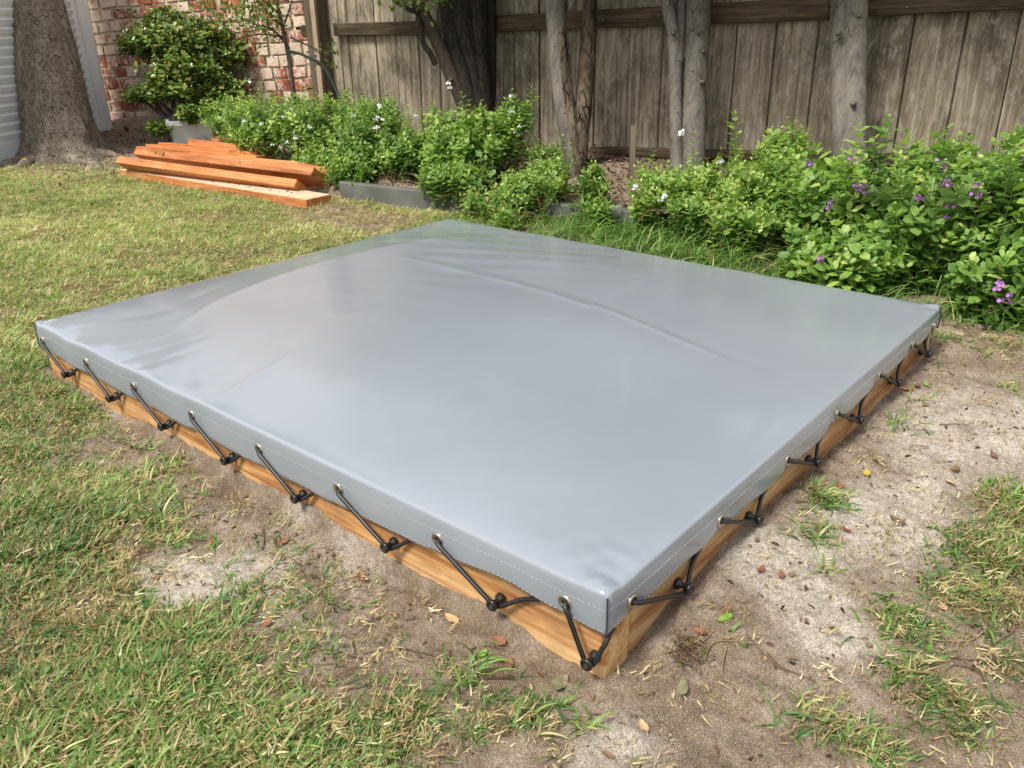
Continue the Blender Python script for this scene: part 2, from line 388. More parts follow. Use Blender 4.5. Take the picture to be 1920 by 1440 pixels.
GX, GY = np.meshgrid(gx, gy, indexing='ij'); far = sstep(10, 20, np.hypot(GX, GY))
GZ = hgt(GX, GY) * (1 - far)
nx, ny = GX.shape; idx = np.arange(nx * ny).reshape(nx, ny)
gf = np.stack([idx[:-1, :-1], idx[1:, :-1], idx[1:, 1:], idx[:-1, 1:]], -1).reshape(-1, 4)
g = MB(); g.add(np.stack([GX, GY, GZ], -1).reshape(-1, 3), gf)
go = g.build('ground', MT['ground']); tag(go, kind='structure')

# lawn cover, 0..1, over the yard
def lawn_f(x, y):
    """how much turf grows at x, y"""
    lf = sstep(-.19, -.33, x - .04 * np.sin(y * 9)) * sstep(.15, .5, y)                       # left of the box
    back = sstep(1.70, 1.80, y)                                                       # behind the box
    nf = blobs(x, y, [(120, 1330, .20, 1.0), (400, 1370, .12, .8), (620, 1420, .07, .5), (60, 1000, .22, 1.0), (40, 700, .3, .8), (300, 1230, .06, .5)])
    base = np.clip(np.maximum(np.maximum(lf, back), nf), 0, 1)
    base = base * np.where(x > edge_x(y) - .02, 0, 1) * np.where((y < 0) & (x > -.12), 0, 1)
    bare = blobs(x, y, [(330, 1080, .10, .9), (440, 950, .12, .9), (250, 860, .10, .6), (400, 1060, .08, .8), (330, 930, .09, .6), (180, 840, .07, .6), (480, 1190, .09, .6), (620, 1280, .08, .6), (740, 1380, .07, .6), (380, 1330, .04, .4), (200, 1250, .04, .4), (110, 1390, .03, .5), (80, 860, .05, .5), (20, 1180, .04, .5), (620, 400, .22, .85), (700, 420, .25, .9), (560, 400, .15, .5), (240, 470, .04, .9), (350, 445, .04, .8),
                        (120, 320, .35, 1.0), (210, 300, .35, 1.0), (400, 290, .6, 1), (230, 1000, .05, .4), (640, 1290, .07, .6), (90, 1230, .05, .5), (150, 1140, .04, .5), (130, 700, .06, .5)])
    tuft = blobs(x, y, [(1550, 945, .025, .6), (1545, 1010, .022, .6), (1700, 1180, .035, .7), (1790, 1120, .04, .7), (1890, 1040, .06, 1.1), (1910, 950, .06, .9), (1880, 1150, .04, .6),
                        (1700, 1260, .02, .4), (1800, 1330, .04, .5), (1540, 1345, .03, .5), (1640, 1390, .03, .5), (1000, 1320, .022, .7), (870, 1240, .022, .7), (760, 1340, .04, .5),
                        (1900, 1250, .03, .4), (1730, 810, .02, .3), (1780, 640, .04, .5), (1870, 650, .06, .6), (1900, 720, .03, .4), (480, 1090, .018, .4),
                        (300, 970, .03, .7), (330, 1000, .02, .6), (130, 740, .03, .9), (150, 760, .02, .7), (900, 1340, .03, .5), (1500, 970, .01, .4), (660, 1380, .05, .5)])
    v = (base + .5 * np.clip(blobs(x, y, [(60, 1000, .13, 1), (30, 820, .13, 1)]), 0, 1) * (x < -.2)) * (1 - np.clip(bare, 0, .93)) + tuft * .8
    under = (x > -.02) & (x < PX + .02) & (y > -.02) & (y < PY + .02)
    return np.where(under, 0, np.clip(v, 0, 1.2))
turf = np.clip(lawn_f(GX, GY) * sstep(-.3, .2, lawn_f(GX, GY)) * 1.0, 0, 1) * sstep(.25, .5, fbm(GX, GY, 8, 4, 3) + .1)
turf = np.where(far > 0, 1, turf)
for nm, arr in (('sand', sand_f(GX, GY)), ('turf', turf * .85)):
    a_ = go.data.attributes.new(nm, 'FLOAT', 'POINT'); a_.data.foreach_set('value', arr.ravel().astype(np.float32))
def gz(x, y): return float(hgt(np.array([x]), np.array([y]))[0])

# ------------------------------------------------------------------ concrete garden edging
ed = MB(); ys = np.linspace(-2.2, 2.78, 90); xs = edge_x(ys)
prof = [(-.018, -.05), (-.018, .078), (-.014, .085), (.016, .085), (.020, .078), (.020, -.05)]
V = np.array([[x + p[0] + .004 * math.sin(y * 7) , y, p[1] * (1 if p[1] < 0 else 1 - .1 * sstep(1, -1, y))] for x, y in zip(xs, ys) for p in prof]); nprof = len(prof)
fs = [(i * nprof + k, (i + 1) * nprof + k, (i + 1) * nprof + k + 1, i * nprof + k + 1) for i in range(len(ys) - 1) for k in range(nprof - 1)]
ed.add(V, fs); e0 = (len(ys) - 1) * nprof; ed.add(V[e0:e0 + nprof], [tuple(range(nprof))])
eo = ed.build('garden_edging', MT['concrete'], smooth=False)
tag(eo, 'low grey concrete edging holding back the garden bed behind the covered box', 'edging')

# ------------------------------------------------------------------ paling fence, x = 3.05
fence = thing('paling_fence', 'weathered grey timber paling fence standing behind the garden bed', 'fence', (3.05, 1.9, .1))
def fy(px, py=100): return float(onx(px, py)[1])
X3, Y3, Z3 = Vector((1, 0, 0)), Vector((0, 1, 0)), Vector((0, 0, 1))
edges = [545, 562, 578, 600, 622, 640, 655, 673, 706, 743, 785, 823, 860, 900, 942, 964, 1011, 1060, 1115, 1179, 1242, 1310, 1378, 1450, 1528, 1614, 1703, 1800, 1898, 2005]
ey = [fy(e) for e in edges]
yy = ey[-1]
while yy > -1.2: yy -= .155; ey.append(yy)
for i in range(len(ey) - 1):
    y1, y0 = ey[i], ey[i + 1]; wd = y1 - y0
    if wd < .02: continue
    split = wd > .12 and i > 11 and rnd.random() < .35
    top = 1.46 + rnd.uniform(-.02, .02); bot = .17 + rnd.uniform(-.012, .012) if y0 < 2.1 else .02
    # front paling, slightly rotated, gap on the left side
    gap = rnd.uniform(.005, .009)
    a, b_ = y0 + .001, y1 - gap
    pieces = [(a, b_)] if not split else [(a, a + (b_ - a) * .62), (a + (b_ - a) * .62 + .0025, b_)]
    for (p, q) in pieces:
        tl = rnd.uniform(-.004, .004)
        box_obj('paling', MT['pale'], (3.055 + rnd.uniform(-.005, .006), (p + q) / 2, (top + bot) / 2), ((1, 0, 0), (0, 1, tl), (0, -tl, 1)), (.007, (q - p) / 2, (top - bot) / 2), fence, .002, .0015)
    if 1:
        cy_ = y1 + rnd.uniform(-.01, .012)
        box_obj('paling', MT['pale'], (3.074 + rnd.uniform(0, .002), cy_, (top + bot) / 2 - .01), ((1, 0, 0), (0, 1, 0), (0, 0, 1)), (.005, rnd.uniform(.022, .035), (top - bot) / 2), fence, .0015)
# lower boards below the bottom rail
yb = 2.15
while yb > -1.2:
    wb = rnd.uniform(.10, .15)
    box_obj('paling', MT['pale'], (3.056 + rnd.uniform(-.002, .003), yb - wb / 2, .09), ((1, 0, 0), (0, 1, 0), (0, 0, 1)), (.006, wb / 2 - .003, .075), fence, .002, .001); yb -= wb
def rail(y0, y1, z0, z1, hh, xx=3.026, th=.020, jit=.004):
    v = Vector((0, y1 - y0, z1 - z0)); n = v.normalized()
    return box_obj('rail', MT['rail'], (xx, (y0 + y1) / 2, (z0 + z1) / 2), ((1, 0, 0), n, Vector((1, 0, 0)).cross(n)), (th, v.length / 2, hh), fence, .005, jit)
def zz(px, py): return float(onx(px, py, 3.0)[2])
rail(fy(634, 55), fy(905, 55), zz(634, 55), zz(905, 50), .037)
rail(fy(906, 45), fy(1560, 20), zz(906, 46), zz(1560, 15), .042)
rail(fy(1561, 20), fy(2300, 10), zz(1561, 14), zz(2300, -27), .042)
rail(fy(545, 55), fy(588, 55), zz(545, 58), zz(588, 58), .037)
rail(fy(1112, 288), fy(1620, 300), zz(1112, 285), zz(1620, 300), .022, 3.028, .018, .006)
rail(fy(1621, 300), fy(2300, 330), zz(1621, 300), zz(2300, 325), .022, 3.028, .018, .006)
rail(4.75, -1.2, 1.36, 1.40, .04)
box_obj('post', MT['post'], (3.0, fy(611, 100), .75), ((1, 0, 0), (0, 1, .0), (0, 0, 1)), (.045, .062, .78), fence, .008, .004)
for px in (950, 994, 1132, 1195, 1237, 1370, 1477, 1702):
    p = onx(px, 38 if px < 1200 else 28 - (px - 1200) * .03, 3.004)
    nb = MB(); tube(nb, [p, p + np.array([-.008, 0, -.001])], .0022, 6); nb.build('nail', MT['ring'], fence, loc=-Vector(fence.location))

# thin stakes and the tie
def stake(a, b_, r, label, mt='stake'):
    a, b_ = np.array(a), np.array(b_); v = Vector(b_ - a); n = v.normalized(); s = n.cross(Vector((.69, .59, 0))).normalized()
    o = box_obj('garden_stake', MT[mt], (a + b_) / 2, (s, n.cross(s) * -1, n), (r, r, v.length / 2), None, .001)
    return tag(o, label, 'stake')
stake(ray(607, 215, 5.0), ray(582, -30, 5.2), .014, 'pale square timber stake standing in front of the fence post beside the brick wall')
stake(ray(1184, 352, 3.55), ray(1187, 237, 3.62), .011, 'short grey timber stake in the bare gap of the bed beside the split trunk', 'post')

# ------------------------------------------------------------------ old brick wall
WA = np.array([2.394, 6.32]); WB = np.array([2.985, 4.603]); wd_ = (WB - WA); wl = np.linalg.norm(wd_); wd_ /= wl
wn = np.array([-wd_[1], wd_[0]]); wn = wn if wn @ (CAM[:2] - WA) > 0 else -wn
wall = thing('brick_wall', 'old red brick wall with flaking whitewash behind the jade plant', 'wall', (*(WA + wd_ * .9), 0))
th = R_(3.2); UX = np.array([*wd_ * math.cos(th), math.sin(th)]); UZ = np.array([*(-wd_ * math.sin(th)), math.cos(th)]); UN = np.array([*wn, 0])
P0 = np.array([*WA, -.02]) - UX * .35
mbk = MB()
def wpt(u, v, d): return P0 + UX * u + UZ * v + UN * d
vs = [wpt(u, v, d) for d in (-.1, -.006) for u in (0, 2.95) for v in (-.3, 2.6)]
mbk.add(vs, BOXF); mbk.build('mortar', MT['mortar'], wall, False, loc=-Vector(wall.location))
brick_meshes = []
nbrick = 0; far_b = MB(); H = .078
for r in range(33):
    u = (.06 if r % 2 else 0.0) + rnd.uniform(0, .012); v = r * H - .12
    while u < 2.72:
        bw = .108 if rnd.random() < .72 else .162
        c = wpt(u + bw / 2, v + H / 2, .002 + rnd.uniform(-.005, .006))
        if v < 1.06 and nbrick < 300:
            o = box_obj('brick', MT['brick'], c, (UX, UZ, UN), (bw / 2 - .0045 - rnd.uniform(0, .004), .0328 - rnd.uniform(0, .003), .009), wall, .003, .0060); nbrick += 1
        else:
            hx = bw / 2 - .006
            vv = [c + UX * sx * hx + UZ * sy * .031 + UN * sz * .012 for sx in (-1, 1) for sy in (-1, 1) for sz in (-1, 1)]
            far_b.add(vv, BOXF)
        u += bw + .001
fb = far_b.build('brick_courses', MT['brick'], wall, False, loc=-Vector(wall.location)); tag(fb, kind='stuff')

# ------------------------------------------------------------------ shed of horizontal cladding with a corner flashing
SC = np.array([2.30, 6.02]); SL = np.array([1.262, 5.335]); sdv = (SL - SC) / np.linalg.norm(SL - SC)
sn = np.array([-sdv[1], sdv[0]]); sn = sn if sn @ (CAM[:2] - SC) > 0 else -sn
shed = thing('shed', 'pale grey shed with horizontal ribbed cladding behind the big tree', 'shed', (*SC, 0))
def sp(u, z, d): return np.array([*(SC + sdv * u + sn * d), z])
sl = MB(); z0 = .19
rib = .0545; k = 0
zsl = float((lambda p: p[2])(ray(0, 268, 5.16)))
while zsl + k * rib < 1.75:
    z = zsl + k * rib; c = sp(1.6, z + rib / 2, -.004)
    pr = [(0, 0), (.0, .010), (.004, .013), (.010, .042), (.007, .050), (-.002, rib)]
    sb = MB(); vv = [sp(u, z + q[1], q[0]) for u in (.02, 1.55) for q in pr]
    sb.add(vv, [(i, i + 1, i + 1 + 6, i + 6) for i in range(5)]); so = sb.build('cladding_board', MT['zinc'], shed, False, loc=-Vector(shed.location)); k += 1
vv = [sp(u, z, d) for d in (-.25, -.02) for u in (.02, 1.55) for z in (-.2, 1.78)]; q = MB(); q.add(vv, BOXF); q.build('wall_lining', MT['slab'], shed, False, loc=-Vector(shed.location))
vv = [sp(u, z, d) for d in (-.02, .006) for u in (.02, 1.55) for z in (-.2, zsl + .002)]; q = MB(); q.add(vv, BOXF); q.build('base_plinth', MT['slab'], shed, False, loc=-Vector(shed.location))
# corner flashing: a folded strip with a raised bead at the corner
fl = MB(); bx = ray(193, 246, 6.12); lft = ray(172, 246, 6.05); rgt = ray(211, 243, 6.2)
prof = [lft + (lft - bx) * 1.1, lft, bx + (lft - bx) * .35 + np.array([-.008, -.006, 0]), bx + (lft - bx) * .3, bx + (lft - bx) * .12, bx + np.array([-.014, -.011, 0]), bx + (rgt - bx) * .12, bx + (rgt - bx) * .55, bx + (rgt - bx) * .6 + np.array([-.005, -.004, 0]), rgt, rgt + np.array([.01, .012, 0])]
vv = []
for h_ in (0, 1.8):
    for p_ in prof: vv.append([p_[0], p_[1], bx[2] + h_])
n_ = len(prof); fl.add(vv, [(i, i + 1, i + 1 + n_, i + n_) for i in range(n_ - 1)])
fo = fl.build('corner_flashing', MT['shedwhite'], shed, False, loc=-Vector(shed.location))
sm = fo.modifiers.new('s', 'SOLIDIFY'); sm.thickness = .002

# ------------------------------------------------------------------ trees
def crown(mb, c, rad, n, size, seed, hang=0.0):
    r = np.random.default_rng(seed); c = np.array(c); rad = np.array(rad)
    k = max(6, n // 110); cc = r.normal(size=(k, 3)); cc /= np.linalg.norm(cc, axis=1)[:, None]; cc *= r.random((k, 1)) ** .45
    P = cc[r.integers(0, k, n)] * rad + c + r.normal(size=(n, 3)) * rad * .17
    d = r.normal(size=(n, 3)); d[:, 2] -= hang; d /= np.linalg.norm(d, axis=1)[:, None]
    leaves(mb, P, d, r.normal(size=(n, 3)), size * r.uniform(.6, 1.3, n), .5, np.clip(r.normal(.5, .25, n), 0, 1))
LEAFV = np.array([[0, 0, 0], [.27, .22, .03], [.72, .25, .05], [1, 0, -.02], [.72, -.25, .05], [.27, -.22, .03], [.30, 0, -.02], [.70, 0, -.01]])
LEAFF = [(0, 1, 6), (1, 2, 7, 6), (2, 3, 7), (3, 4, 7), (4, 5, 6, 7), (5, 0, 6)]
L3 = np.array([f for f in LEAFF if len(f) == 3]); L4 = np.array([f for f in LEAFF if len(f) == 4])
def frames(d, up):
    d = d / (np.linalg.norm(d, axis=1)[:, None] + 1e-9); s = np.cross(up, d); s /= np.linalg.norm(s, axis=1)[:, None] + 1e-9
    return d, s, np.cross(d, s)
def leaves(mb, P, d, up, L_, wfac, tint, curl=.0):
    """many ovate leaves: P start, d direction, up blade normal hint"""
    n = len(P); d, s, u = frames(d, up); L_ = np.broadcast_to(L_, (n,))
    V = LEAFV[None] * np.ones((n, 1, 1)); wf = wfac / .54
    V = P[:, None] + L_[:, None, None] * (V[..., 0:1] * d[:, None] + V[..., 1:2] * wf * s[:, None] + (V[..., 2:3] - curl * V[..., 0:1] ** 2) * u[:, None])
    base = (np.arange(n) * 8)[:, None, None]; t_ = np.repeat(np.broadcast_to(tint, (n,)), 8)
    V = V.reshape(-1, 3); k = mb.n
    mb.v.append(V); mb.t.append(t_); mb.n += len(V)
    mb.f.append((L3[None] + base).reshape(-1, 3) + k); mb.f.append((L4[None] + base).reshape(-1, 4) + k)

# big cracked-bark tree
tb = ray(115, 300, 5.32); tb[2] = 0; tree = thing('large_tree', 'thick old tree with cracked grey brown bark beside the shed', 'tree', tb)
nA, nZ = 110, 170; vv = []; tt = []
axp = [(ray(122, 300, 5.35), 0), (ray(112, 240, 5.33), .2), (ray(92, 142, 5.33), .5), (ray(74, 60, 5.35), .8), (ray(58, 0, 5.36), 1), (ray(30, -260, 5.5), 1.5)]
zs = [p[2] for p, _ in axp]; zs[0] = -.12
for zi in np.linspace(-.12, 2.6, nZ):
    cxx = np.interp(zi, zs, [p[0] for p, _ in axp]); cyy = np.interp(zi, zs, [p[1] for p, _ in axp])
    for ai in range(nA):
        a = ai / nA * 2 * math.pi
        r = .187 + .10 * math.exp(-max(zi, -.05) / .085) + .02 * math.exp(-max(zi, 0) / .3)
        r *= 1 + .05 * math.sin(a * 3 + 1) * 1 + .14 * math.exp(-max(zi, 0) / .12) * math.sin(a * 5 + 2)
        vv.append((cxx + r * math.cos(a), cyy + r * math.sin(a), zi))
vv = np.array(vv); aa = np.tile(np.arange(nA) / nA * 2 * np.pi, nZ)
dsp = (fbm(np.cos(aa) * 3 + 9, np.sin(aa) * 3 + vv[:, 2] * 6, 2.2, 5, 4) - .5) * .035 + (fbm(np.cos(aa) * 9 + 9, np.sin(aa) * 9 + vv[:, 2] * 40, 1.5, 3, 8) - .5) * .012
vv[:, 0] += dsp * np.cos(aa); vv[:, 1] += dsp * np.sin(aa)
fs = [(i * nA + k, i * nA + (k + 1) % nA, (i + 1) * nA + (k + 1) % nA, (i + 1) * nA + k) for i in range(nZ - 1) for k in range(nA)]
q = MB(); q.add(vv, fs); q.build('trunk', MT['bark_big'], tree, loc=-Vector(tree.location))
q = MB()
for a_, l_ in ((3.6, .32), (4.7, .42), (5.4, .3), (3.0, .3)):      # surface roots
    d = np.array([math.cos(a_), math.sin(a_), 0]); pts = [tb + d * (.14 + l_ * s_) + np.array([.03 * math.sin(s_ * 5 + a_), .02 * math.cos(s_ * 4), 0]) for s_ in np.linspace(0, 1, 7)]
    pts = [np.array([p[0], p[1], gz(p[0], p[1]) + .035 * (1 - i / 6) - .006]) for i, p in enumerate(pts)]
    tube(q, smoothpath(pts, 16), np.linspace(.055, .012, 16), 10, rough=.3, seed=int(a_ * 10))
q.build('roots', MT['bark_big'], tree, loc=-Vector(tree.location))
q = MB(); crown(q, (tb[0] + .9, tb[1] + 1.6, 4.8), (1.4, 1.4, .9), 4200, .10, 11); q.build('crown', MT['canopy'], tree, loc=-Vector(tree.location))

def bed_tree(name, label, base, stems, mats, crownc, crad, ncr, seed):
    b0 = np.array(base); o = thing(name, label, 'tree', b0)
    for i, (pts, r0, r1, mk) in enumerate(stems):
        P = [np.array(p) for p in pts]; sp_ = smoothpath(P, 44)
        rr = np.linspace(r0, r1, 44) * (1 + .05 * (fbm(np.arange(44) * .3, np.full(44, seed + i), 1, 3) - .5))
        q = MB(); tube(q, sp_, rr, 22, rough=.06 if mk != 'bark_split' else .30, seed=seed + i); q.build('trunk' if i == 0 else 'stem', MT[mk], o, loc=-Vector(b0))
    if ncr:
        q = MB(); crown(q, crownc, crad, ncr, .07, seed); q.build('crown', MT['canopy'], o, loc=-Vector(b0))
    return o
def up_(p, dx=0, dy=0, dz=1.3): return np.array(p) + np.array([dx, dy, dz])
r_ = ray
D = 4.45
bed_tree('multi_stem_tree', 'deeply shaded multi-stemmed tree whose many trunks fan up against the fence', r_(890, 262, D),
    [([r_(895, 275, D), r_(890, 200, D), r_(880, 120, D), r_(868, 50, D), r_(860, -20, D), up_(r_(850, -20, D), 0, .2)], .075, .05, 'bark_shade'),
     ([r_(885, 262, D), r_(872, 190, D - .05), r_(845, 140, D - .08), r_(820, 75, D - .08), r_(793, 22, D - .08), r_(765, -15, D - .1), up_(r_(740, -40, D), 0, .3, .9)], .042, .018, 'twig'),
     ([r_(893, 262, D - .02), r_(875, 170, D - .05), r_(852, 100, D - .05), r_(842, 40, D), r_(832, -30, D), up_(r_(830, -30, D))], .05, .036, 'bark_shade'),
     ([r_(900, 270, D), r_(903, 180, D), r_(898, 90, D), r_(893, -20, D), up_(r_(893, -20, D))], .058, .045, 'bark_shade'),
     ([r_(908, 270, D + .05), r_(916, 180, D + .05), r_(917, 90, D + .05), r_(916, -20, D + .05), up_(r_(920, -20, D), 0, -.1)], .044, .036, 'bark_shade'),
     ([r_(817, 122, D - .1), r_(808, 102, D - .12), r_(793, 82, D - .12), r_(790, 55, D - .12), r_(784, 25, D - .1)], .016, .012, 'bark_shade'),
     ([r_(795, 24, D - .1), r_(770, 20, D - .12), r_(745, 5, D - .12), r_(725, -20, D - .12)], .014, .008, 'bark_shade')],
    None, (2.6, 2.9, 1.72), (.7, .8, .5), 6500, 21)
D = 3.95
bed_tree('twin_trunk_tree', 'tree with two split brown trunks and peeling bark beside the short stake', r_(1083, 330, D),
    [([r_(1086, 345, D), r_(1068, 260, D), r_(1056, 190, D), r_(1046, 100, D), r_(1040, 0, D), up_(r_(1035, -20, D))], .046, .05, 'bark_smooth'),
     ([r_(1088, 340, D - .02), r_(1078, 260, D - .03), r_(1066, 190, D - .03), r_(1056, 110, D - .03), r_(1050, 40, D - .01), r_(1048, 0, D + .03)], .030, .024, 'bark_split'),
     ([r_(1086, 345, D - .02), r_(1086, 270, D - .02), r_(1095, 190, D), r_(1102, 100, D), r_(1104, 0, D), up_(r_(1110, -20, D))], .036, .032, 'bark_split')],
    None, (2.6, 1.9, 1.72), (.6, .6, .45), 5200, 31)
D = 3.68
bed_tree('forked_grey_tree', 'smooth grey tree with a thin forking trunk beside a thick one', r_(1290, 310, D),
    [([r_(1298, 340, D), r_(1300, 270, D), r_(1301, 190, D), r_(1309, 100, D), r_(1309, 0, D), up_(r_(1315, -20, D))], .052, .055, 'bark_smooth'),
     ([r_(1270, 340, D), r_(1267, 260, D), r_(1267, 170, D), r_(1268, 90, D), r_(1258, 30, D), r_(1244, -10, D), up_(r_(1230, -30, D))], .028, .03, 'bark_smooth'),
     ([r_(1269, 120, D), r_(1272, 60, D + .02), r_(1279, 10, D + .02), r_(1280, -40, D + .02), up_(r_(1283, -40, D), 0, 0, .8)], .03, .012, 'bark_smooth'),
     ([r_(1282, 340, D + .03), r_(1283, 260, D + .03), r_(1282, 190, D + .03), r_(1280, 110, D + .03)], .028, .014, 'bark_smooth')],
    None, (2.65, 1.2, 1.78), (.6, .55, .42), 4200, 41)
D = 3.25
bed_tree('straight_grey_tree', 'straight smooth grey trunk rising out of the purple flowered bush', r_(1597, 320, D),
    [([r_(1604, 345, D), r_(1602, 260, D), r_(1601, 180, D), r_(1602, 90, D), r_(1602, 0, D), up_(r_(1605, -20, D))], .047, .045, 'bark_smooth'),
     ([r_(1582, 345, D + .02), r_(1580, 260, D + .02), r_(1578, 180, D + .02), r_(1576, 90, D + .02), r_(1576, 0, D + .02), up_(r_(1576, -20, D))], .040, .034, 'bark_smooth')],
    None, (2.65, .45, 1.82), (.6, .7, .4), 3600, 51)

for nm_, pts_ in (('forked_grey_tree', [(1319, 96, 3.62), (1316, 154, 3.62), (1309, 62, 3.62), (1263, 62, 3.64)]), ('straight_grey_tree', [(1600, 195, 3.19), (1573, 62, 3.2), (1610, 30, 3.2)]), ('multi_stem_tree', [(846, 150, 4.33), (878, 215, 4.36)])):
    tr_ = bpy.data.objects[nm_]
    for (a_, b_, c_) in pts_:
        p_ = ray(a_, b_, c_); v_ = (CAM - p_) / np.linalg.norm(CAM - p_); q = MB(); tube(q, [p_ - v_ * .02, p_, p_ + v_ * .008, p_ + v_ * .010], [.012, .009, .006, .003], 10, rough=.3, seed=a_); q.build('knot', MT['bark_smooth'], tr_, loc=-Vector(tr_.location))

# ------------------------------------------------------------------ flowering bushes
def leaf_mesh(name, L_, wf, mt, tint, thick=False, curl=.1):
    q = MB(); leaves(q, np.zeros((1, 3)), np.array([[1., 0, 0]]), np.array([[0, 0, 1.]]), L_, wf, tint, curl)
    me = q.mesh(name); me.materials.append(mt); return me
def ell_hit(px, py, ells):
    v = ray(px, py, 1) - CAM; best = None
    for c, r in ells:
        c = np.array(c); r = np.array(r) * .97; a = (v / r) @ (v / r); b_ = 2 * ((CAM - c) / r) @ (v / r); g_ = ((CAM - c) / r) @ ((CAM - c) / r) - 1
        ds = b_ * b_ - 4 * a * g_
        if ds > 0:
            s = (-b_ - math.sqrt(ds)) / (2 * a)
            if best is None or s < best: best = s
    if best is None: best = min(np.linalg.norm(np.array(c) - CAM) for c, _ in ells) / np.linalg.norm(v)
    return CAM + v * best, v
def bush(name, label, cat, base, ells, nshoot, leafL, seed, group=None, mt='salvia', wf=.56, shootL=(.07, .16), tall=(), nleafobj=0, flowers=(), fcol='purple', step=.014, deadn=60, stemmat='greenstem', rosette=False, tintb=0):
    r = np.random.default_rng(seed); o = thing(name, label, cat, base, group); b0 = np.array(base)
    fol = MB(); st = MB(); PP = []; DD = []; UU = []; LL = []; TT = []
    vol = np.array([rr[0] * rr[1] + rr[1] * rr[2] for _, rr in ells]); vol /= vol.sum()
    shoots = []
    for _ in range(int(nshoot * (.86 if mt == 'salvia' else 1))):
        c, rr = ells[r.choice(len(ells), p=vol)]
        n = r.normal(size=3); n[2] = abs(n[2]) * 1.0 - .45 * r.random(); tow = -RW[2]; n = n + np.array([-.7, -.6, .1]) * r.random() * 1.0
        n /= np.linalg.norm(n); dep = 1 - .38 * r.random() ** 1.5
        tip = np.array(c) + n * np.array(rr) * dep * (1 + .17 * r.normal() * (1 if n[2] > .2 else .5))
        Ls = r.uniform(*shootL) * (1.0 + .3 * max(n[2], 0)); Ls = Ls * (1.9 if r.random() < .11 and n[2] > .1 else 1); dr = n * .55 + np.array([0, 0, .75]) + r.normal(size=3) * .32; dr /= np.linalg.norm(dr)
        shoots.append((tip, dr, Ls, dep))
    for px, py, L_ in tall:
        p, _v = ell_hit(px, py, ells); q0, _ = ell_hit(px, py, ells)
        cmean = np.mean([np.array(c) for c, _ in ells], axis=0); dd_ = min(max((p - CAM) @ (-RW[2]), 1), np.max([(np.array(c) - CAM) @ (-RW[2]) for c, _ in ells]))
        shoots.append((ray(px, py, dd_), np.array([r.normal() * .12, r.normal() * .12, 1]), L_, 1.0))
    for tip, dr, Ls, dep in shoots:
        bend = r.normal(size=3) * .25; k = max(3, int(Ls / step)); s = np.linspace(1, 0, k)
        pts = tip - np.outer(s * Ls, dr) + np.outer((s * (1 - s)) * Ls * .8, bend)
        tube(st, [pts[0] - dr * .03, pts[0], pts[k // 2], pts[-1]], [.0016, .0015, .0012, .0006], 3, caps=False)
        a0 = r.random() * 6.28; ref = np.array([.3, .5, .1]); x_ = np.cross(dr, ref); x_ /= np.linalg.norm(x_); y_ = np.cross(dr, x_)
        tsh = np.clip(r.normal(.5, .15), 0, 1)
        for i in range(k):
            fr = i / (k - 1); sz = leafL * (.65 + .5 * math.sin(min(fr, .9) * 3.0)) * (1 if fr < .85 else .62) * r.uniform(.75, 1.2)
            a = a0 + i * 1.571 + r.normal() * .25
            for sg in (0, math.pi):
                if r.random() < .06: continue
                out = math.cos(a + sg) * x_ + math.sin(a + sg) * y_; lift = .15 + .75 * fr ** 2 + r.normal() * .18
                PP.append(pts[i]); d_ = out + dr * lift; DD.append(d_); UU.append(dr * 1.0 + out * -.3 + r.normal(size=3) * .22 + np.array([0, 0, .35])); LL.append(sz)
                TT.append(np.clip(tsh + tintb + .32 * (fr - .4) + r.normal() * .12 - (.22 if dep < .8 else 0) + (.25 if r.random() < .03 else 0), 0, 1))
    PP, DD, UU, LL, TT = map(np.array, (PP, DD, UU, LL, TT))
    if nleafobj:
        v = PP + DD * 0 - CAM; dpt = v @ (-RW[2]); sx = 960 + F * (v @ RW[0]) / dpt; sy = 720 - F * (v @ RW[1]) / dpt
        sc = LL / dpt + np.where((sx > 0) & (sx < 1920) & (sy > 0), 0, -9) ; # nearest, largest leaves
        front = np.argsort(-(sc + .012 * (np.max(dpt) - dpt)))[:nleafobj]
        lms = [leaf_mesh('leaf', leafL, wf, MT[mt], tv) for tv in (.3, .45, .6, .75, .9)]
        for i in front:
            d, s_, u = frames(DD[i:i + 1], UU[i:i + 1]); d, s_, u = d[0], s_[0], u[0]; k = LL[i] / leafL; p = PP[i] - b0
            lo = bpy.data.objects.new('leaf', lms[min(4, max(0, int((TT[i] - .22) / .15)))])
            lo.matrix_local = Matrix([[d[j] * k, s_[j] * k, u[j] * k, p[j]] for j in range(3)] + [[0, 0, 0, 1]]); link(lo, o)
        keep = np.ones(len(PP), bool); keep[front] = False; PP, DD, UU, LL, TT = PP[keep], DD[keep], UU[keep], LL[keep], TT[keep]
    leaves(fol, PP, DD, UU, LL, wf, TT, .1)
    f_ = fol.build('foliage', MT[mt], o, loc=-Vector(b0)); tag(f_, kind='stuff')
    # main woody stems, base to the shell
    for k in range(min(26, 6 + nshoot // 10)):
        c, rr = ells[r.choice(len(ells), p=vol)]; n = r.normal(size=3); n[2] = abs(n[2]); n /= np.linalg.norm(n)
        e = np.array(c) + n * np.array(rr) * .8; s0 = b0 + np.array([r.normal() * .04, r.normal() * .04, -.01]); md = (s0 + e) / 2 + r.normal(size=3) * .03 - np.array([0, 0, .02])
        tube(st, smoothpath([s0, md, e], 7), np.linspace(.004, .0018, 7), 4, caps=False)
    s_o = st.build('stems', MT[stemmat], o, loc=-Vector(b0)); tag(s_o, kind='stuff')
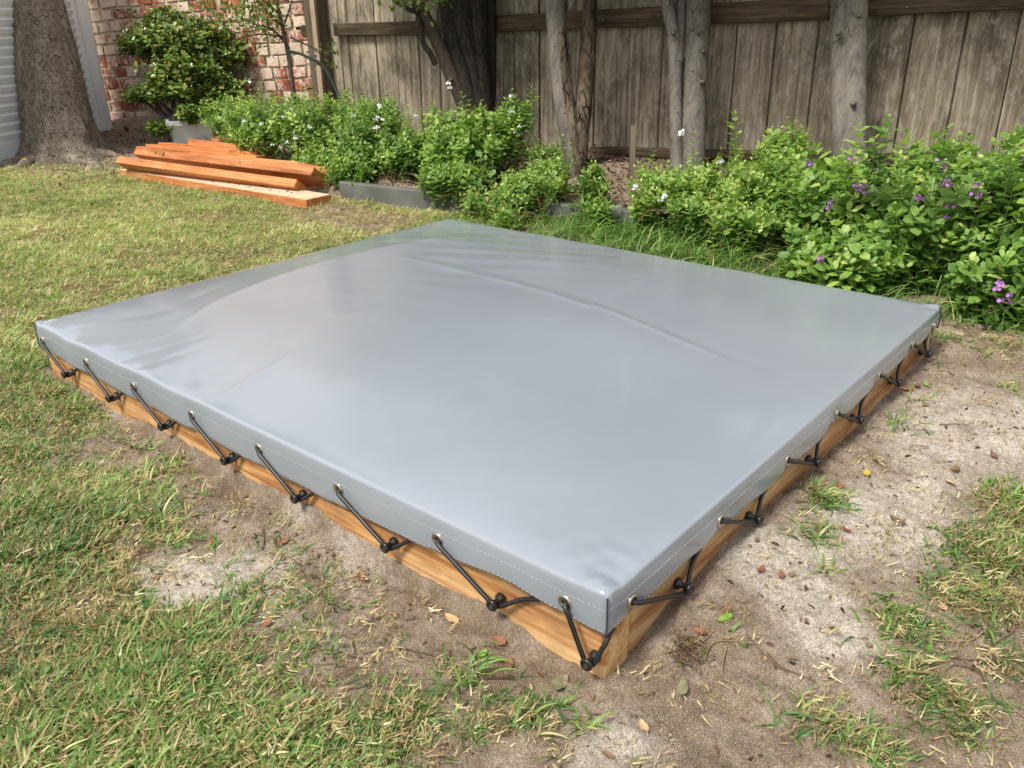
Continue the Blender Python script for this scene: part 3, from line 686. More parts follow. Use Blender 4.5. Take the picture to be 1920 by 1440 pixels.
    if deadn:
        dt = MB()
        for k in range(deadn):
            c, rr = ells[r.choice(len(ells), p=vol)]; a = r.random() * 6.28
            s0 = np.array([c[0] + rr[0] * (r.random() - .6) * 1.5, c[1] + rr[1] * (r.random() - .5) * 1.9, max(gz(c[0], c[1]), c[2] - rr[2] * r.uniform(.5, 1.05))])
            dv = np.array([math.cos(a), math.sin(a), r.normal() * .5 - .1]) * r.uniform(.05, .13); md = s0 + dv * .5 + r.normal(size=3) * .018
            tube(dt, smoothpath([s0, md, s0 + dv], 6), np.linspace(.0017, .0008, 6), 3, caps=False)
        d_o = dt.build('dead_twigs', MT['deadstem'], o, loc=-Vector(b0)); tag(d_o, kind='stuff')
    for q in flowers:
        px, py = q[:2]; p, v = ell_hit(px, py, ells); p = p - v / np.linalg.norm(v) * .02 - b0
        fm = MB(); cx = MB()
        for j in range(q[2] if len(q) > 2 else 2):
            off = r.normal(size=3) * .011 * (1 if j else 0); pp = p + off; face = np.array([-.7, -.6, .2]) + r.normal(size=3) * .35
            # lower lip of two lobes and a small hood
            sd_ = np.cross(face, [0, 0, 1]); sd_ /= np.linalg.norm(sd_); fn = face / np.linalg.norm(face)
            s2 = .0125 * (1 if fcol == 'purple' else 1.1)
            dirs = np.array([sd_ * .9 - np.array([0, 0, .6]), -sd_ * .9 - np.array([0, 0, .6]), sd_ * r.normal() * .6 + np.array([0, 0, .5]) + fn * .6])
            leaves(fm, np.repeat(pp[None] + fn * .003, 3, 0), dirs, np.repeat(fn[None], 3, 0) + r.normal(size=(3, 3)) * .2, np.array([s2, s2, s2 * .7]), .8, .5, .2)
            tube(cx, [pp - fn * .012 + np.array([0, 0, .003]), pp, pp + fn * .004], [.0022, .0028, .002], 5)
        fo_ = fm.build('flower', MT[fcol], o, loc=(0, 0, 0)); cx.build('calyx', MT['violetcalyx' if fcol == 'purple' else 'greenstem'], fo_)
    return o
GRP = 'flowering salvia bushes along the fence'
def E_(px, py, d, rx, ry, rz_): return (ray(px, py, d), (rx, ry, rz_))
def BP(px, py, d, z=.08): p = ray(px, py, d); return (p[0], p[1], z)
bush('flowering_bush', 'leafy bush with many small white flowers leaning over the red timber stack', 'bush', BP(560, 300, 4.6),
     [E_(500, 238, 4.75, .25, .28, .19), E_(600, 245, 4.6, .24, .26, .21), E_(430, 215, 5.0, .16, .20, .15), E_(590, 310, 4.4, .13, .16, .12)], 880, .028, 101, GRP,
     flowers=[(530, 217, 2), (547, 202, 1), (455, 222, 2), (490, 230, 2), (580, 237, 2), (555, 257, 3), (525, 273, 3), (468, 152, 1), (547, 275, 2), (512, 270, 2)], fcol='white', tall=[(640, 160, .12), (655, 165, .14), (622, 178, .12), (565, 155, .12), (448, 165, .1), (600, 190, .12)], tintb=.08)
bush('flowering_bush', 'dense low green bush with white flowers beside the cut ends of the red timbers', 'bush', BP(700, 330, 4.2),
     [E_(690, 265, 4.25, .20, .25, .19), E_(765, 285, 4.1, .17, .20, .15), E_(660, 315, 4.05, .11, .17, .11), E_(700, 222, 4.35, .14, .18, .12)], 740, .028, 102, GRP,
     flowers=[(663, 215, 3), (713, 200, 2), (708, 218, 2), (717, 223, 1), (708, 237, 2), (780, 212, 2), (678, 288, 1)], fcol='white', tall=[(655, 185, .12), (675, 175, .12), (700, 185, .1), (722, 195, .12), (735, 190, .12), (765, 200, .1), (790, 205, .1), (810, 190, .12)], deadn=170)
bush('flowering_bush', 'bushy green plant with rounder leaves in front of the deeply shaded multi-stemmed tree', 'bush', BP(880, 345, 3.85),
     [E_(870, 275, 3.85, .19, .22, .18), E_(930, 255, 3.9, .14, .14, .14), E_(850, 325, 3.7, .12, .19, .08), E_(965, 210, 3.95, .08, .07, .10)], 640, .031, 103, GRP,
     flowers=[(843, 162, 2), (957, 208, 2), (973, 237, 2), (958, 178, 1)], fcol='white', tall=[(865, 175, .12), (880, 190, .12), (995, 160, .16), (985, 180, .14), (1000, 215, .1), (960, 170, .12)], deadn=130, wf=.68)
bush('trailing_bush', 'light green trailing plant spilling over the edging left of the split trunks', 'bush', BP(1010, 350, 3.5),
     [E_(1010, 335, 3.5, .14, .14, .08), E_(960, 360, 3.42, .10, .10, .08), E_(955, 405, 3.3, .06, .07, .06), E_(1035, 310, 3.6, .09, .08, .05), E_(900, 375, 3.55, .09, .10, .05)], 420, .024, 104, GRP, deadn=130, tintb=.12, tall=[(1055, 255, .1), (1070, 270, .08)])
bush('low_bush', 'thin low plant with bare twigs in the shaded bed between multi-stemmed tree and split trunks', 'bush', BP(1000, 290, 3.9),
     [E_(990, 285, 3.9, .10, .12, .05), E_(1040, 280, 4.0, .05, .06, .05)], 60, .026, 109, GRP, deadn=190)
bush('small_bush', 'small lone leafy plant drooping over the edging right of the split trunks', 'bush', BP(1115, 370, 3.4),
     [E_(1115, 345, 3.38, .06, .07, .09), E_(1120, 390, 3.3, .05, .07, .05)], 90, .028, 105, GRP, deadn=20, tintb=.08, tall=[(1105, 315, .06)], flowers=[(1150, 388, 2)], fcol='white')
bush('sparse_bush', 'sparse light green trailing bush with bare twigs below the forked grey tree', 'bush', BP(1350, 350, 3.2),
     [E_(1260, 340, 3.25, .15, .17, .08), E_(1370, 350, 3.1, .17, .20, .11), E_(1450, 350, 3.0, .14, .16, .14), E_(1470, 285, 3.15, .11, .10, .11), E_(1400, 405, 2.85, .10, .14, .06), E_(1300, 385, 3.0, .08, .12, .05), E_(1225, 375, 3.15, .08, .09, .04)], 860, .029, 106, GRP,
     flowers=[(1190, 352, 2), (1247, 365, 3), (1352, 300, 2), (1278, 246, 2)], fcol='white', tall=[(1378, 208, .17), (1385, 250, .1), (1300, 250, .12), (1225, 285, .1), (1476, 222, .13), (1492, 235, .12), (1465, 240, .12)], deadn=200, tintb=.14)
bush('purple_flowered_bush', 'broad leafy bush with purple flowers around the foot of the straight grey trunk', 'bush', BP(1600, 430, 2.75, .07),
     [E_(1600, 395, 2.75, .20, .24, .17), E_(1570, 480, 2.5, .14, .18, .10), E_(1690, 440, 2.58, .17, .20, .16), E_(1540, 370, 2.85, .12, .13, .11)], 720, .040, 107, GRP, nleafobj=230,
     flowers=[(1520, 305, 2), (1595, 296, 1), (1610, 353, 4), (1554, 388, 4), (1538, 482, 2), (1727, 371, 3)], tall=[(1612, 222, .16), (1665, 222, .16), (1700, 250, .13), (1560, 300, .1), (1640, 260, .12)], deadn=60, tintb=-.01, wf=.62)
bush('purple_flowered_bush', 'tallest leafy bush with purple flowers at the right edge, spilling onto the grass', 'bush', BP(1830, 450, 2.55, .07),
     [E_(1790, 405, 2.6, .20, .23, .19), E_(1900, 430, 2.4, .18, .23, .19), E_(1880, 525, 2.25, .10, .13, .09), E_(1760, 330, 2.8, .16, .16, .12), E_(1980, 350, 2.6, .2, .2, .2)], 820, .041, 108, GRP, nleafobj=260,
     flowers=[(1766, 315, 5), (1773, 345, 5), (1777, 384, 3), (1836, 361, 4), (1874, 527, 3), (1876, 561, 3), (1919, 297, 2)], tall=[(1775, 240, .14), (1800, 255, .12), (1750, 250, .13), (1860, 268, .12), (1915, 238, .14), (1835, 300, .1), (1720, 265, .12)], deadn=40, tintb=-.01, wf=.62)

# jade plant: fleshy rosettes on thick arms
jb = BP(352, 262, 5.75, .12)
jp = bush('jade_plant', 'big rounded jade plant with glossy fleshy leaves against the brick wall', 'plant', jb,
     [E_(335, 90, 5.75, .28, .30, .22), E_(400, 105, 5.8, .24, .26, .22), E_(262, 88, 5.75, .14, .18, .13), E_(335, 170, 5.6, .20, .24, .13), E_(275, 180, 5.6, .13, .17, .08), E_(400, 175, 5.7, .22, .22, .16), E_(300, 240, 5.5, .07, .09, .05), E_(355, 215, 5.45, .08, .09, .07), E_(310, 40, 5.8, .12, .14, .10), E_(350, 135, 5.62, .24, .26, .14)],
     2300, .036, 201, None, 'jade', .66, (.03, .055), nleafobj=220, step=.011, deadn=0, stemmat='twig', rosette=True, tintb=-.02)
q = MB(); r = np.random.default_rng(5)
for e in [(250, 120), (300, 60), (350, 100), (420, 110), (300, 190), (380, 180), (265, 185), (340, 40), (430, 60)]:
    tube(q, smoothpath([ray(345, 262, 5.75), ray(350 + (e[0] - 350) * .4, 225, 5.72), ray(*e, 5.72)], 12), np.linspace(.022, .008, 12), 8)
q.build('branches', MT['bark_smooth'], jp, loc=-Vector(jb))
# pots
def pot(name, label, px0, px1, pyb, pyt, d, rot, mt, square=True):
    a, b_ = ray(px0, pyt, d), ray(px1, pyt, d); wtop = np.linalg.norm(b_ - a); c = (a + b_) / 2; zt = c[2]; zb = ray((px0 + px1) / 2, pyb, d)[2]
    o = thing(name, label, 'pot', (c[0], c[1], zb)); n = 4 if square else 28; q = MB(); rot0 = rot
    rs = [(wtop * .38, 0), (wtop * .5, zt - zb - .03), (wtop * .53, zt - zb - .03), (wtop * .53, zt - zb), (wtop * .46, zt - zb), (wtop * .44, (zt - zb) * .75)]
    vv = [(rr * math.cos(rot0 + k / n * 2 * math.pi), rr * math.sin(rot0 + k / n * 2 * math.pi), z) for rr, z in rs for k in range(n)]
    q.add(vv, [(i * n + k, i * n + (k + 1) % n, (i + 1) * n + (k + 1) % n, (i + 1) * n + k) for i in range(len(rs) - 1) for k in range(n)])
    q.build('pot_body', MT[mt], o, not square)
    q = MB(); q.add([(.43 * wtop * math.cos(rot0 + k / n * 2 * math.pi), .43 * wtop * math.sin(rot0 + k / n * 2 * math.pi), (zt - zb) * .85) for k in range(n)], [tuple(range(n))]); q.build('potting_soil', MT['pebble'], o)
    return o
pot('plant_pot', 'tall square white pot holding the jade plant', 300, 412, 290, 222, 5.62, .25, 'potwhite')
pot('plant_pot', 'terracotta pot half hidden behind the top of the timber stack', 398, 446, 300, 257, 5.25, 0, 'terra', False)

# young tree by the wall corner
D = 5.1; yb = ray(556, 250, D); yo = thing('young_tree', 'thin dark sapling tied to the stake in front of the brick wall', 'tree', yb)
q = MB(); tube(q, smoothpath([yb, ray(549, 165, D), ray(543, 110, D), ray(530, 55, D), ray(518, 0, D), ray(505, -90, D)], 30), np.linspace(.017, .009, 30), 10, rough=.1)
q.build('trunk', MT['twig'], yo, loc=-Vector(yb))
q = MB(); ends = []
for a, c_, b_ in [((536, 75), (505, 52), (465, 42)), ((538, 85), (505, 46), (455, 55)), ((530, 50), (508, 30), (480, 0)), ((545, 70), (600, 95), (622, 105)), ((524, 25), (500, 5), (470, -20)), ((530, 55), (545, 10), (560, -40)), ((535, 70), (490, 62), (440, 75))]:
    pts = smoothpath([ray(*a, D), ray(*c_, D - .05), ray(*b_, D - .1)], 10); tube(q, pts, np.linspace(.007, .002, 10), 5)
    for k in range(4):
        e = pts[rnd.randint(4, 9)]; v = np.array([rnd.gauss(0, .05), rnd.gauss(0, .05), rnd.gauss(0, .05)]); tube(q, [e, e + v * .6, e + v], [.0025, .002, .001], 4); ends.append(e + v)
q.build('branches', MT['twig'], yo, loc=-Vector(yb))
q = MB(); r = np.random.default_rng(77)
cs = [ray(*p, D - .1) for p in [(400, 15), (420, 30), (445, 20), (465, 35), (480, 10), (500, 15), (520, 5), (440, 45), (420, 0), (455, 0), (385, 8), (470, 60), (490, 30), (415, 48)]] + ends[:14]
cs = np.array(cs); n = 620; P = cs[r.integers(0, len(cs), n)] + r.normal(size=(n, 3)) * .035
leaves(q, P, r.normal(size=(n, 3)), r.normal(size=(n, 3)) + np.array([-.4, -.3, .8]), .032 * r.uniform(.6, 1.2, n), .5, np.clip(r.normal(.55, .25, n), 0, 1)); f_ = q.build('foliage', MT['small'], yo, loc=-Vector(yb)); tag(f_, kind='stuff')
q = MB(); tube(q, smoothpath([ray(541, 96, D - .03), ray(565, 100, D - .04), ray(585, 112, D - .06), ray(600, 114, D - .06), ray(607, 122, D - .05), ray(622, 150, D - .05), ray(635, 180, D - .06), ray(650, 215, D - .1)], 24), .009, 6)
tag(q.build('tree_tie', MT['strap']), 'dark green tie strap running from the sapling past the pale stake', 'strap')
# overhanging leaves of the multi-stem tree at the top edge
q = MB(); r = np.random.default_rng(78); cs = np.array([ray(*p, 4.2) for p in [(745, -5), (790, 5), (810, -8), (720, -20), (770, -15), (830, -25)]]); n = 170
P = cs[r.integers(0, len(cs), n)] + r.normal(size=(n, 3)) * .035
leaves(q, P, r.normal(size=(n, 3)), r.normal(size=(n, 3)) + np.array([0, 0, .8]), .035 * r.uniform(.6, 1.2, n), .55, np.clip(r.normal(.6, .2, n), 0, 1))
mt_ = [o for o in bpy.data.objects if o.name == 'multi_stem_tree'][0]; q.build('low_leaves', MT['small'], mt_, loc=-Vector(mt_.location))

# ------------------------------------------------------------------ red timber stack
def timber(L_, R__, wdt, thk, roll, label, cat='timber', endtag=False):
    """L_, R__: ends of the front top edge; roll: how far the back edge drops"""
    Lp, Rp = np.array(L_), np.array(R__); ax = (Rp - Lp); ln = np.linalg.norm(ax); ax /= ln
    bk = np.cross([0, 0, 1.], ax); bk /= np.linalg.norm(bk); bk = bk if bk @ np.array([1, 1, 0]) > 0 else -bk
    up = np.cross(ax, bk); up = up if up[2] > 0 else -up
    wdir = bk * math.cos(roll) - up * math.sin(roll); tdir = up * math.cos(roll) + bk * math.sin(roll)
    c = (Lp + Rp) / 2 + wdir * wdt / 2 - tdir * thk / 2
    o = box_obj('timber_board', MT['red'], c, (ax, wdir, tdir), (ln / 2, wdt / 2, thk / 2), None, .0025, .001)
    return tag(o, label, 'timber', 'stacked red timber boards'), c, ax, wdir, tdir, ln
o1 = timber(at(224, 318, .042), at(574, 374.5, .042), .15, .042, 0, 'lowest red timber board lying flat on the lawn with a pale top')
# the lowest board's top face gets its paler colour further down
timber(ray(222, 292, 4.60), ray(557, 336, 3.98), .15, .042, R_(38), 'second lowest red timber board, tilted with dark underside above the flat one')
timber(ray(255, 276, 4.68), ray(589, 312.5, 4.00), .16, .045, R_(38), 'tilted red timber board with blue pencil marks and two cream knots')
timber(ray(291, 280, 4.78), ray(560, 303, 4.25), .14, .036, R_(12), 'orange timber board lying above the one with blue marks')
timber(ray(254, 274.5, 4.76), ray(480, 292, 4.5), .12, .030, R_(8), 'short orange timber board showing only its left end in the stack')
timber(ray(272, 270, 4.86), ray(480, 286, 4.6), .12, .030, R_(8), 'red timber board whose left end peeps out below the top boards')
timber(ray(296, 267, 4.95), ray(470, 282, 4.72), .10, .030, R_(8), 'narrow orange timber board at the upper left of the stack')
timber(ray(352, 260.5, 4.9), ray(488, 275, 4.62), .12, .042, R_(10), 'short orange timber board on the top of the stack in front of the pots')
timber(ray(560, 304, 4.2), ray(640, 318, 4.1), .12, .036, R_(25), 'dark red timber offcut at the right of the stack under the leaves')
# blue pencil marks on the third board's front edge, and the small paper label on the lowest board's end
MT['bluemark'] = plain('blue_crayon', (.03, .06, .07), .8)
tb3 = [o for o in bpy.data.objects if o.get('label', '').startswith('tilted red timber board with blue')][0]
ma = tb3.matrix_world if False else tb3.matrix_local.copy(); ax3 = Vector(ma.col[0][:3]); wd3 = Vector(ma.col[1][:3]); td3 = Vector(ma.col[2][:3]); c3 = Vector(ma.col[3][:3]); h3 = (Vector(ray(589, 312.5, 4)) - Vector(ray(255, 276, 4.68))).length / 2
def mark(strokes, u0, sz, vv_=0.0):
    q = MB()
    for st_ in strokes:
        tube(q, [(-h3 + u0 + x_ * sz, -.0795 - .0012, vv_ + z_ * sz) for x_, z_ in st_], .0018, 5)
    me = q.mesh('pencil_mark'); me.materials.append(MT['bluemark']); o = bpy.data.objects.new('pencil_mark', me); link(o, tb3)
def arc(cx, cy, r0, a0, a1, n=8, sx=1): return [(cx + r0 * sx * math.cos(a0 + (a1 - a0) * k / (n - 1)), cy + r0 * math.sin(a0 + (a1 - a0) * k / (n - 1))) for k in range(n)]
mark([arc(0, 0, .5, 0, 3.3, 8), [(.5, 0), (.35, -.6)], [(-.5, 0), (-.5, -.4)]], .19, .018)
mark([[(0, .5), (.05, -.55)]], .225, .018)
mark([arc(0, .0, .55, 0, 6.28, 10, .7), [(-.35, .5), (-.35, -.6)], [(-.2, -.05), (.3, -.05)]], .255, .018)
mark([[(0, .5), (.3, -.1)], [(.3, -.1), (.5, .4)]], .86, .014)
lb = MB(); a_ = o1[1]; ax1, w1, t1, l1 = o1[2], o1[3], o1[4], o1[5]
pc = a_ + ax1 * (l1 / 2 + .0012) - w1 * .03; lb.add([pc + w1 * sx * .017 + t1 * (sy * .008 - .006 - sx * .004) + ax1 * sk for sk in (-.0006, .0006) for sx in (-1, 1) for sy in (-1, 1)], BOXF)
lo_ = lb.build('paper_label', MT['thread'], o1[0], False); lo_.matrix_parent_inverse = o1[0].matrix_local.inverted()
for k in range(4):
    lk = MB(); pc2 = pc + ax1 * .0012 + w1 * (-.011 + k * .0065); lk.add([pc2 + w1 * sx * .0022 + t1 * (sy * .0022 - .006 - (-.011 + k * .0065) * .2) + ax1 * sk for sk in (-.0003, .0003) for sx in (-1, 1) for sy in (-1, 1)], BOXF)
    l2 = lk.build('label_print', MT['leaf_rust'], lo_, False)
# lowest board: upward faces, picked by normal, take a paler colour
ptop = plain('pale_top', (.56, .44, .30), .75, var=.2, scale=18); o1[0].data.materials.append(ptop)
for p in o1[0].data.polygons:
    if p.normal.z > .9: p.material_index = 1

# ------------------------------------------------------------------ the sandpit frame
pit = thing('sandpit', 'low pine sleeper sandpit frame under the grey cover', 'sandpit', (PX / 2, PY / 2, 0))
IN = .010; T = .064; zt, zb = PZ - .012, -.06
def sleeper(c, ax, half, jit=.0015): return box_obj('sleeper', MT['pit'], c, ax, half, pit, .005, jit)
sleeper((IN + T / 2, PY / 2, (zt + zb) / 2), ((0, 1, 0), (-1, 0, 0), (0, 0, 1)), (PY / 2 - IN, T / 2, (zt - zb) / 2))
sleeper((PX - IN - T / 2, PY / 2, (zt + zb) / 2), ((0, 1, 0), (-1, 0, 0), (0, 0, 1)), (PY / 2 - IN, T / 2, (zt - zb) / 2))
xm = PX / 2; hl = PX / 2 - IN - T - .001
sleeper((xm, IN + T / 2 + .001, (zt + zb) / 2), ((1, 0, 0), (0, 1, 0), (0, 0, 1)), (hl, T / 2, (zt - zb) / 2))
sleeper((xm, PY - IN - T / 2 - .001, (zt + zb) / 2), ((1, 0, 0), (0, 1, 0), (0, 0, 1)), (hl, T / 2, (zt - zb) / 2))

# sides of the box as (origin, direction along, outward normal, length, eyelets, pins)
S1e = [.099 * .65 + i * .3435 * .65 for i in range(8)]
S1e = [v * .65 for v in (.099, .452, .799, 1.137, 1.478, 1.824, 2.157, 2.504)]
S1p = [v * .65 for v in (.032, .278, .625, .968, 1.312, 1.653, 2.003, 2.335)]
S2e = [v * .65 for v in (.084, .458, .825, 1.179, 1.541, 1.886)] + [2.13 * .65]
S2p = [v * .65 for v in (.292, .653, 1.017, 1.371, 1.725, 2.075)] 
S1p = [v + .004 * math.sin(i * 2.7) for i, v in enumerate(S1p)]; S2p = [v + .004 * math.sin(i * 3.3 + 1) for i, v in enumerate(S2p)]
SIDES = [(Vector((0, 0, 0)), Vector((0, 1, 0)), Vector((-1, 0, 0)), PY, S1e, S1p), (Vector((0, 0, 0)), Vector((1, 0, 0)), Vector((0, -1, 0)), PX, S2e, S2p),
         (Vector((0, PY, 0)), Vector((1, 0, 0)), Vector((0, 1, 0)), PX, S2e, [.03] + S2p), (Vector((PX, 0, 0)), Vector((0, 1, 0)), Vector((1, 0, 0)), PY, S1e, S1p)]
EZ, PNZ = PZ - .0405, PZ - .097

# ------------------------------------------------------------------ cover
def flap_len(side, s):
    if side in (0, 3): return float(np.interp(s, [0, .035, .08, .15, .20, .28, .42, .66, .9, 1.15, 1.6, 1.663], [.058, .060, .057, .051, .052, .061, .070, .073, .073, .070, .065, .063])) + .0015 * math.sin(s * 27)
    return float(np.interp(s, [0, .03, .07, .14, .22, .58, 1.0, 1.40, 1.4325], [.058, .060, .055, .052, .056, .060, .055, .048, .048])) + .001 * math.sin(s * 31)
cov = thing('sandpit_cover', 'taut silver grey vinyl cover stretched over the sandpit and laced down', 'cover', (PX / 2, PY / 2, PZ))
NXc, NYc = 190, 220
us = np.linspace(.007, PX - .007, NXc); vs_ = np.linspace(.007, PY - .007, NYc); UXg, VYg = np.meshgrid(us, vs_, indexing='ij')
def coverz(x, y):
    de = np.minimum(np.minimum(x, PX - x), np.minimum(y, PY - y))
    fade = sstep(.05, .35, x)
    ridge_y = 1.30 + .17 * np.sin(np.clip((x - .15) / 1.25, 0, 1) * np.pi) ** .8 - .12 * sstep(1.1, 1.43, x)
    over = np.clip(y - ridge_y, 0, 1)
    up = np.clip(y / ridge_y, 0, 1); dn = np.clip((PY - y) / (PY - ridge_y), 0, 1); sx_ = sstep(0, .35, x) * sstep(PX, PX - .35, x)
    z = .022 * np.minimum(up ** .7, dn) * sx_
    z = z + .0015 * np.exp(-np.abs(y - ridge_y) / .02) * fade
    xc = .905 - .17 * sstep(1.1, 0, y) ** 1.4
    z = z + .0020 * sstep(.0, .45, y) * np.exp(-np.abs(x - xc - .018 * (y < .64)) / .007) * sstep(1.45, 1.2, y) * (.15 + 1.3 * sstep(.35, .7, vn(y, y * 0, 3.1, 2))) * (.6 + .8 * vn(y, y * 0, 9, 5)) - .0012 * np.exp(-np.abs(x - xc - .04) / .03) * sstep(1.4, 1.1, y) * sstep(.0, .3, y)
    z = z - .004 * np.clip(x - xc, 0, 1) * sstep(PX, PX - .3, x)
    z = z + .006 * np.clip(1 - np.abs(y - .665) / .42, 0, 1) * sstep(.45, .8, x) * sstep(PX, PX - .25, x)
    z = z + .0006 * np.exp(-np.abs(y - .665) / .010) * sstep(.5, .7, x) - .0016 * np.clip(1 - np.abs(y - .63) / .08, 0, 1) * sstep(.5, .7, x)
    big = (fbm(x, y, 2.2, 2, 1) - .5) * .010 * sstep(0, .25, de)
    z = z + big
    # tension wrinkles fanning from the left corner and the back
    w1 = sstep(.75, .1, np.hypot(x - .15, y - 1.35)); q1 = (y * 1.0 + x * .35 + .12 * vn(x, y, 3, 12)) * 31 + 9 * vn(x, y, 3.1, 3); z = z + w1 * .0014 * (np.abs(np.sin(q1)) ** .6 - .6) * sstep(.35, .75, vn(x * .5, y, 7, 4))
    cz = np.exp(-np.hypot(x, y) / .035) + np.exp(-np.hypot(x, y - PY) / .05) + np.exp(-np.hypot(x - PX, y) / .03); z = z + cz * .022 * (fbm(x, y, 45, 2, 17) - .45)
    w2 = sstep(.5, .05, np.hypot((x - 1.15) * .7, y - 1.2)); z = z + w2 * .0016 * np.sin((x * 1.0 + y * .5) * 55 + 4 * vn(x, y, 5, 6)) * vn(x, y, 7, 7)
    z = z + .0012 * np.exp(-np.abs(y - .93 - .25 * (x - .128)) / .01) * sstep(.30, .1, np.abs(x - .15) * 1.6)
    z = z + .0008 * (fbm(x, y, 9, 3, 8) - .5) * sstep(0, .1, de)
    # slight sag between the lacing points at the rim
    z = z - .004 * np.exp(-de / .018)
    z = z + (.0022 * np.sin(y * 28.0 + 1) + .002 * vn(y, x, 30, 2)) * np.exp(-x / .05) * sstep(.6, 1.2, y)
    return z
topv = np.stack([UXg, VYg, PZ + coverz(UXg, VYg)], -1)
cm = MB(); idx = np.arange(NXc * NYc).reshape(NXc, NYc)
V = [topv.reshape(-1, 3)]; Fc = [np.stack([idx[:-1, :-1], idx[1:, :-1], idx[1:, 1:], idx[:-1, 1:]], -1).reshape(-1, 4)]
# perimeter loop
per = [(i, 0, 1, i) for i in range(NXc)]; loop = [idx[i, 0] for i in range(NXc)] + [idx[-1, j] for j in range(1, NYc)] + [idx[i, -1] for i in range(NXc - 2, -1, -1)] + [idx[0, j] for j in range(NYc - 2, 0, -1)]
info = [(1, us[i], (0, -1)) for i in range(NXc)] + [(3, vs_[j], (1, 0)) for j in range(1, NYc)] + [(2, us[i], (0, 1)) for i in range(NXc - 2, -1, -1)] + [(0, vs_[j], (-1, 0)) for j in range(NYc - 2, 0, -1)]
nl = len(loop); base = topv.reshape(-1, 3)[loop]; prev = np.array(loop); cnt = NXc * NYc
nor = np.array([list(n_) for _, _, n_ in info], float)
cor = {0: (-1, -1), NXc - 1: (1, -1), NXc - 1 + NYc - 1: (1, 1), 2 * (NXc - 1) + NYc - 1: (-1, 1)}
for k_, n_ in cor.items(): nor[k_ % nl] = np.array(n_) * .72
for k_ in cor:                                   # a soft turn round each corner
    for s_ in (1, 2):
        for sg in (-1, 1):
            j = (k_ + sg * s_) % nl; nor[j] = nor[j] * (1 - .12 / s_)
lens = np.array([float(flap_len(s_, q_)) for s_, q_, _ in info])
for k_ in cor: lens[k_ % nl] = (lens[(k_ + 2) % nl] + lens[(k_ - 2) % nl]) / 2 + .002
RR = .007; rings = []
sarc = np.array([q_ for _, q_, _ in info]); sid = np.array([s_ for s_, _, _ in info])
pinch = np.zeros(nl)
for s_, eye in ((0, S1e), (1, S2e), (2, S2e), (3, S1e)):
    for e in eye: pinch += (sid == s_) * np.exp(-((sarc - e) / .03) ** 2)
prof = [(RR * math.sin(a), -RR * (1 - math.cos(a))) for a in (R_(20), R_(40), R_(60), R_(80))] + [('d', f_) for f_ in (.12, .25, .40, .55, .70, .85, .93, 1.0)]
for p_ in prof:
    if p_[0] == 'd':
        f_ = p_[1]; out = RR + .0006 + .0018 * math.sin(f_ * 2.6) + .003 * (fbm(sarc, sid * 3.0, 11, 3, 2) - .5) * 2 * f_ - .0022 * pinch * f_ + .0014 * f_ * (1 - pinch) + .0012 * np.sin(sarc * 160) * pinch * f_ + .004 * (fbm(sarc * 1.0, sid * 2.0, 40, 2, 6) - .5) * np.exp(-sarc / .05) * f_
        if f_ == 1.0: out = out - .0015
        dz = -RR - (lens - RR) * f_; out = out * np.ones(nl)
    else: out = np.full(nl, p_[0]); dz = np.full(nl, p_[1])
    zbase = np.minimum(base[:, 2], PZ + .0)
    ringv = np.column_stack([base[:, 0] + nor[:, 0] * out, base[:, 1] + nor[:, 1] * out, zbase * (1) + dz])
    if p_[0] == 'd': ringv[:, 2] = (zbase * (1 - p_[1]) + (PZ - .003) * p_[1]) + dz
    V.append(ringv); cur = cnt + np.arange(nl); cnt += nl
    Fc.append(np.stack([prev, cur, np.roll(cur, -1), np.roll(prev, -1)], -1)); prev = cur; rings.append(ringv)
cm.v = [np.concatenate(V)]; cm.n = cnt; cm.t = [np.full(cnt, .5)]; cm.f = [np.concatenate(Fc)]
sheet = cm.build('vinyl_sheet', MT['vinyl'], cov, loc=-Vector(cov.location))
ss = sheet.modifiers.new('thickness', 'SOLIDIFY'); ss.thickness = .0012; ss.offset = -1
# hem weld line, thread and corner seams
def along(ringa, ringb, f_): return ringa * (1 - f_) + ringb * f_
stl = along(rings[5], rings[6], .35); offn = nor * .0008
th_ = MB(); cumP = np.column_stack([stl[:, :2] + offn, stl[:, 2]])
fine = []
for i in range(nl):
    a, b_ = cumP[i], cumP[(i + 1) % nl]
    tube(th_, [a + (b_ - a) * .08 + np.array([0, 0, .0003 * rnd.gauss(0, 1)]), a + (b_ - a) * .80 + np.array([0, 0, .0003 * rnd.gauss(0, 1)])], .00032, 4, caps=False)
hem = along(rings[-3], rings[-2], .5); hemP = np.column_stack([hem[:, :2] + nor * .0010, hem[:, 2]])
for i in range(nl):
    a, b_ = hemP[i], hemP[(i + 1) % nl]
    if sid[i] in (0, 1) and sarc[i] < .5: tube(th_, [a + (b_ - a) * .1, a + (b_ - a) * .7], .0003, 4, caps=False)
so = th_.build('stitching', MT['thread'], cov, loc=-Vector(cov.location)); tag(so, kind='stuff')
for k_ in cor:
    pts = [rg[k_ % nl] + np.array([*nor[k_ % nl], 0]) * .0006 for rg in rings[3:]]
    q = MB(); tube(q, pts, .0011, 5); q.build('corner_seam', MT['seamdark'], cov, loc=-Vector(cov.location))
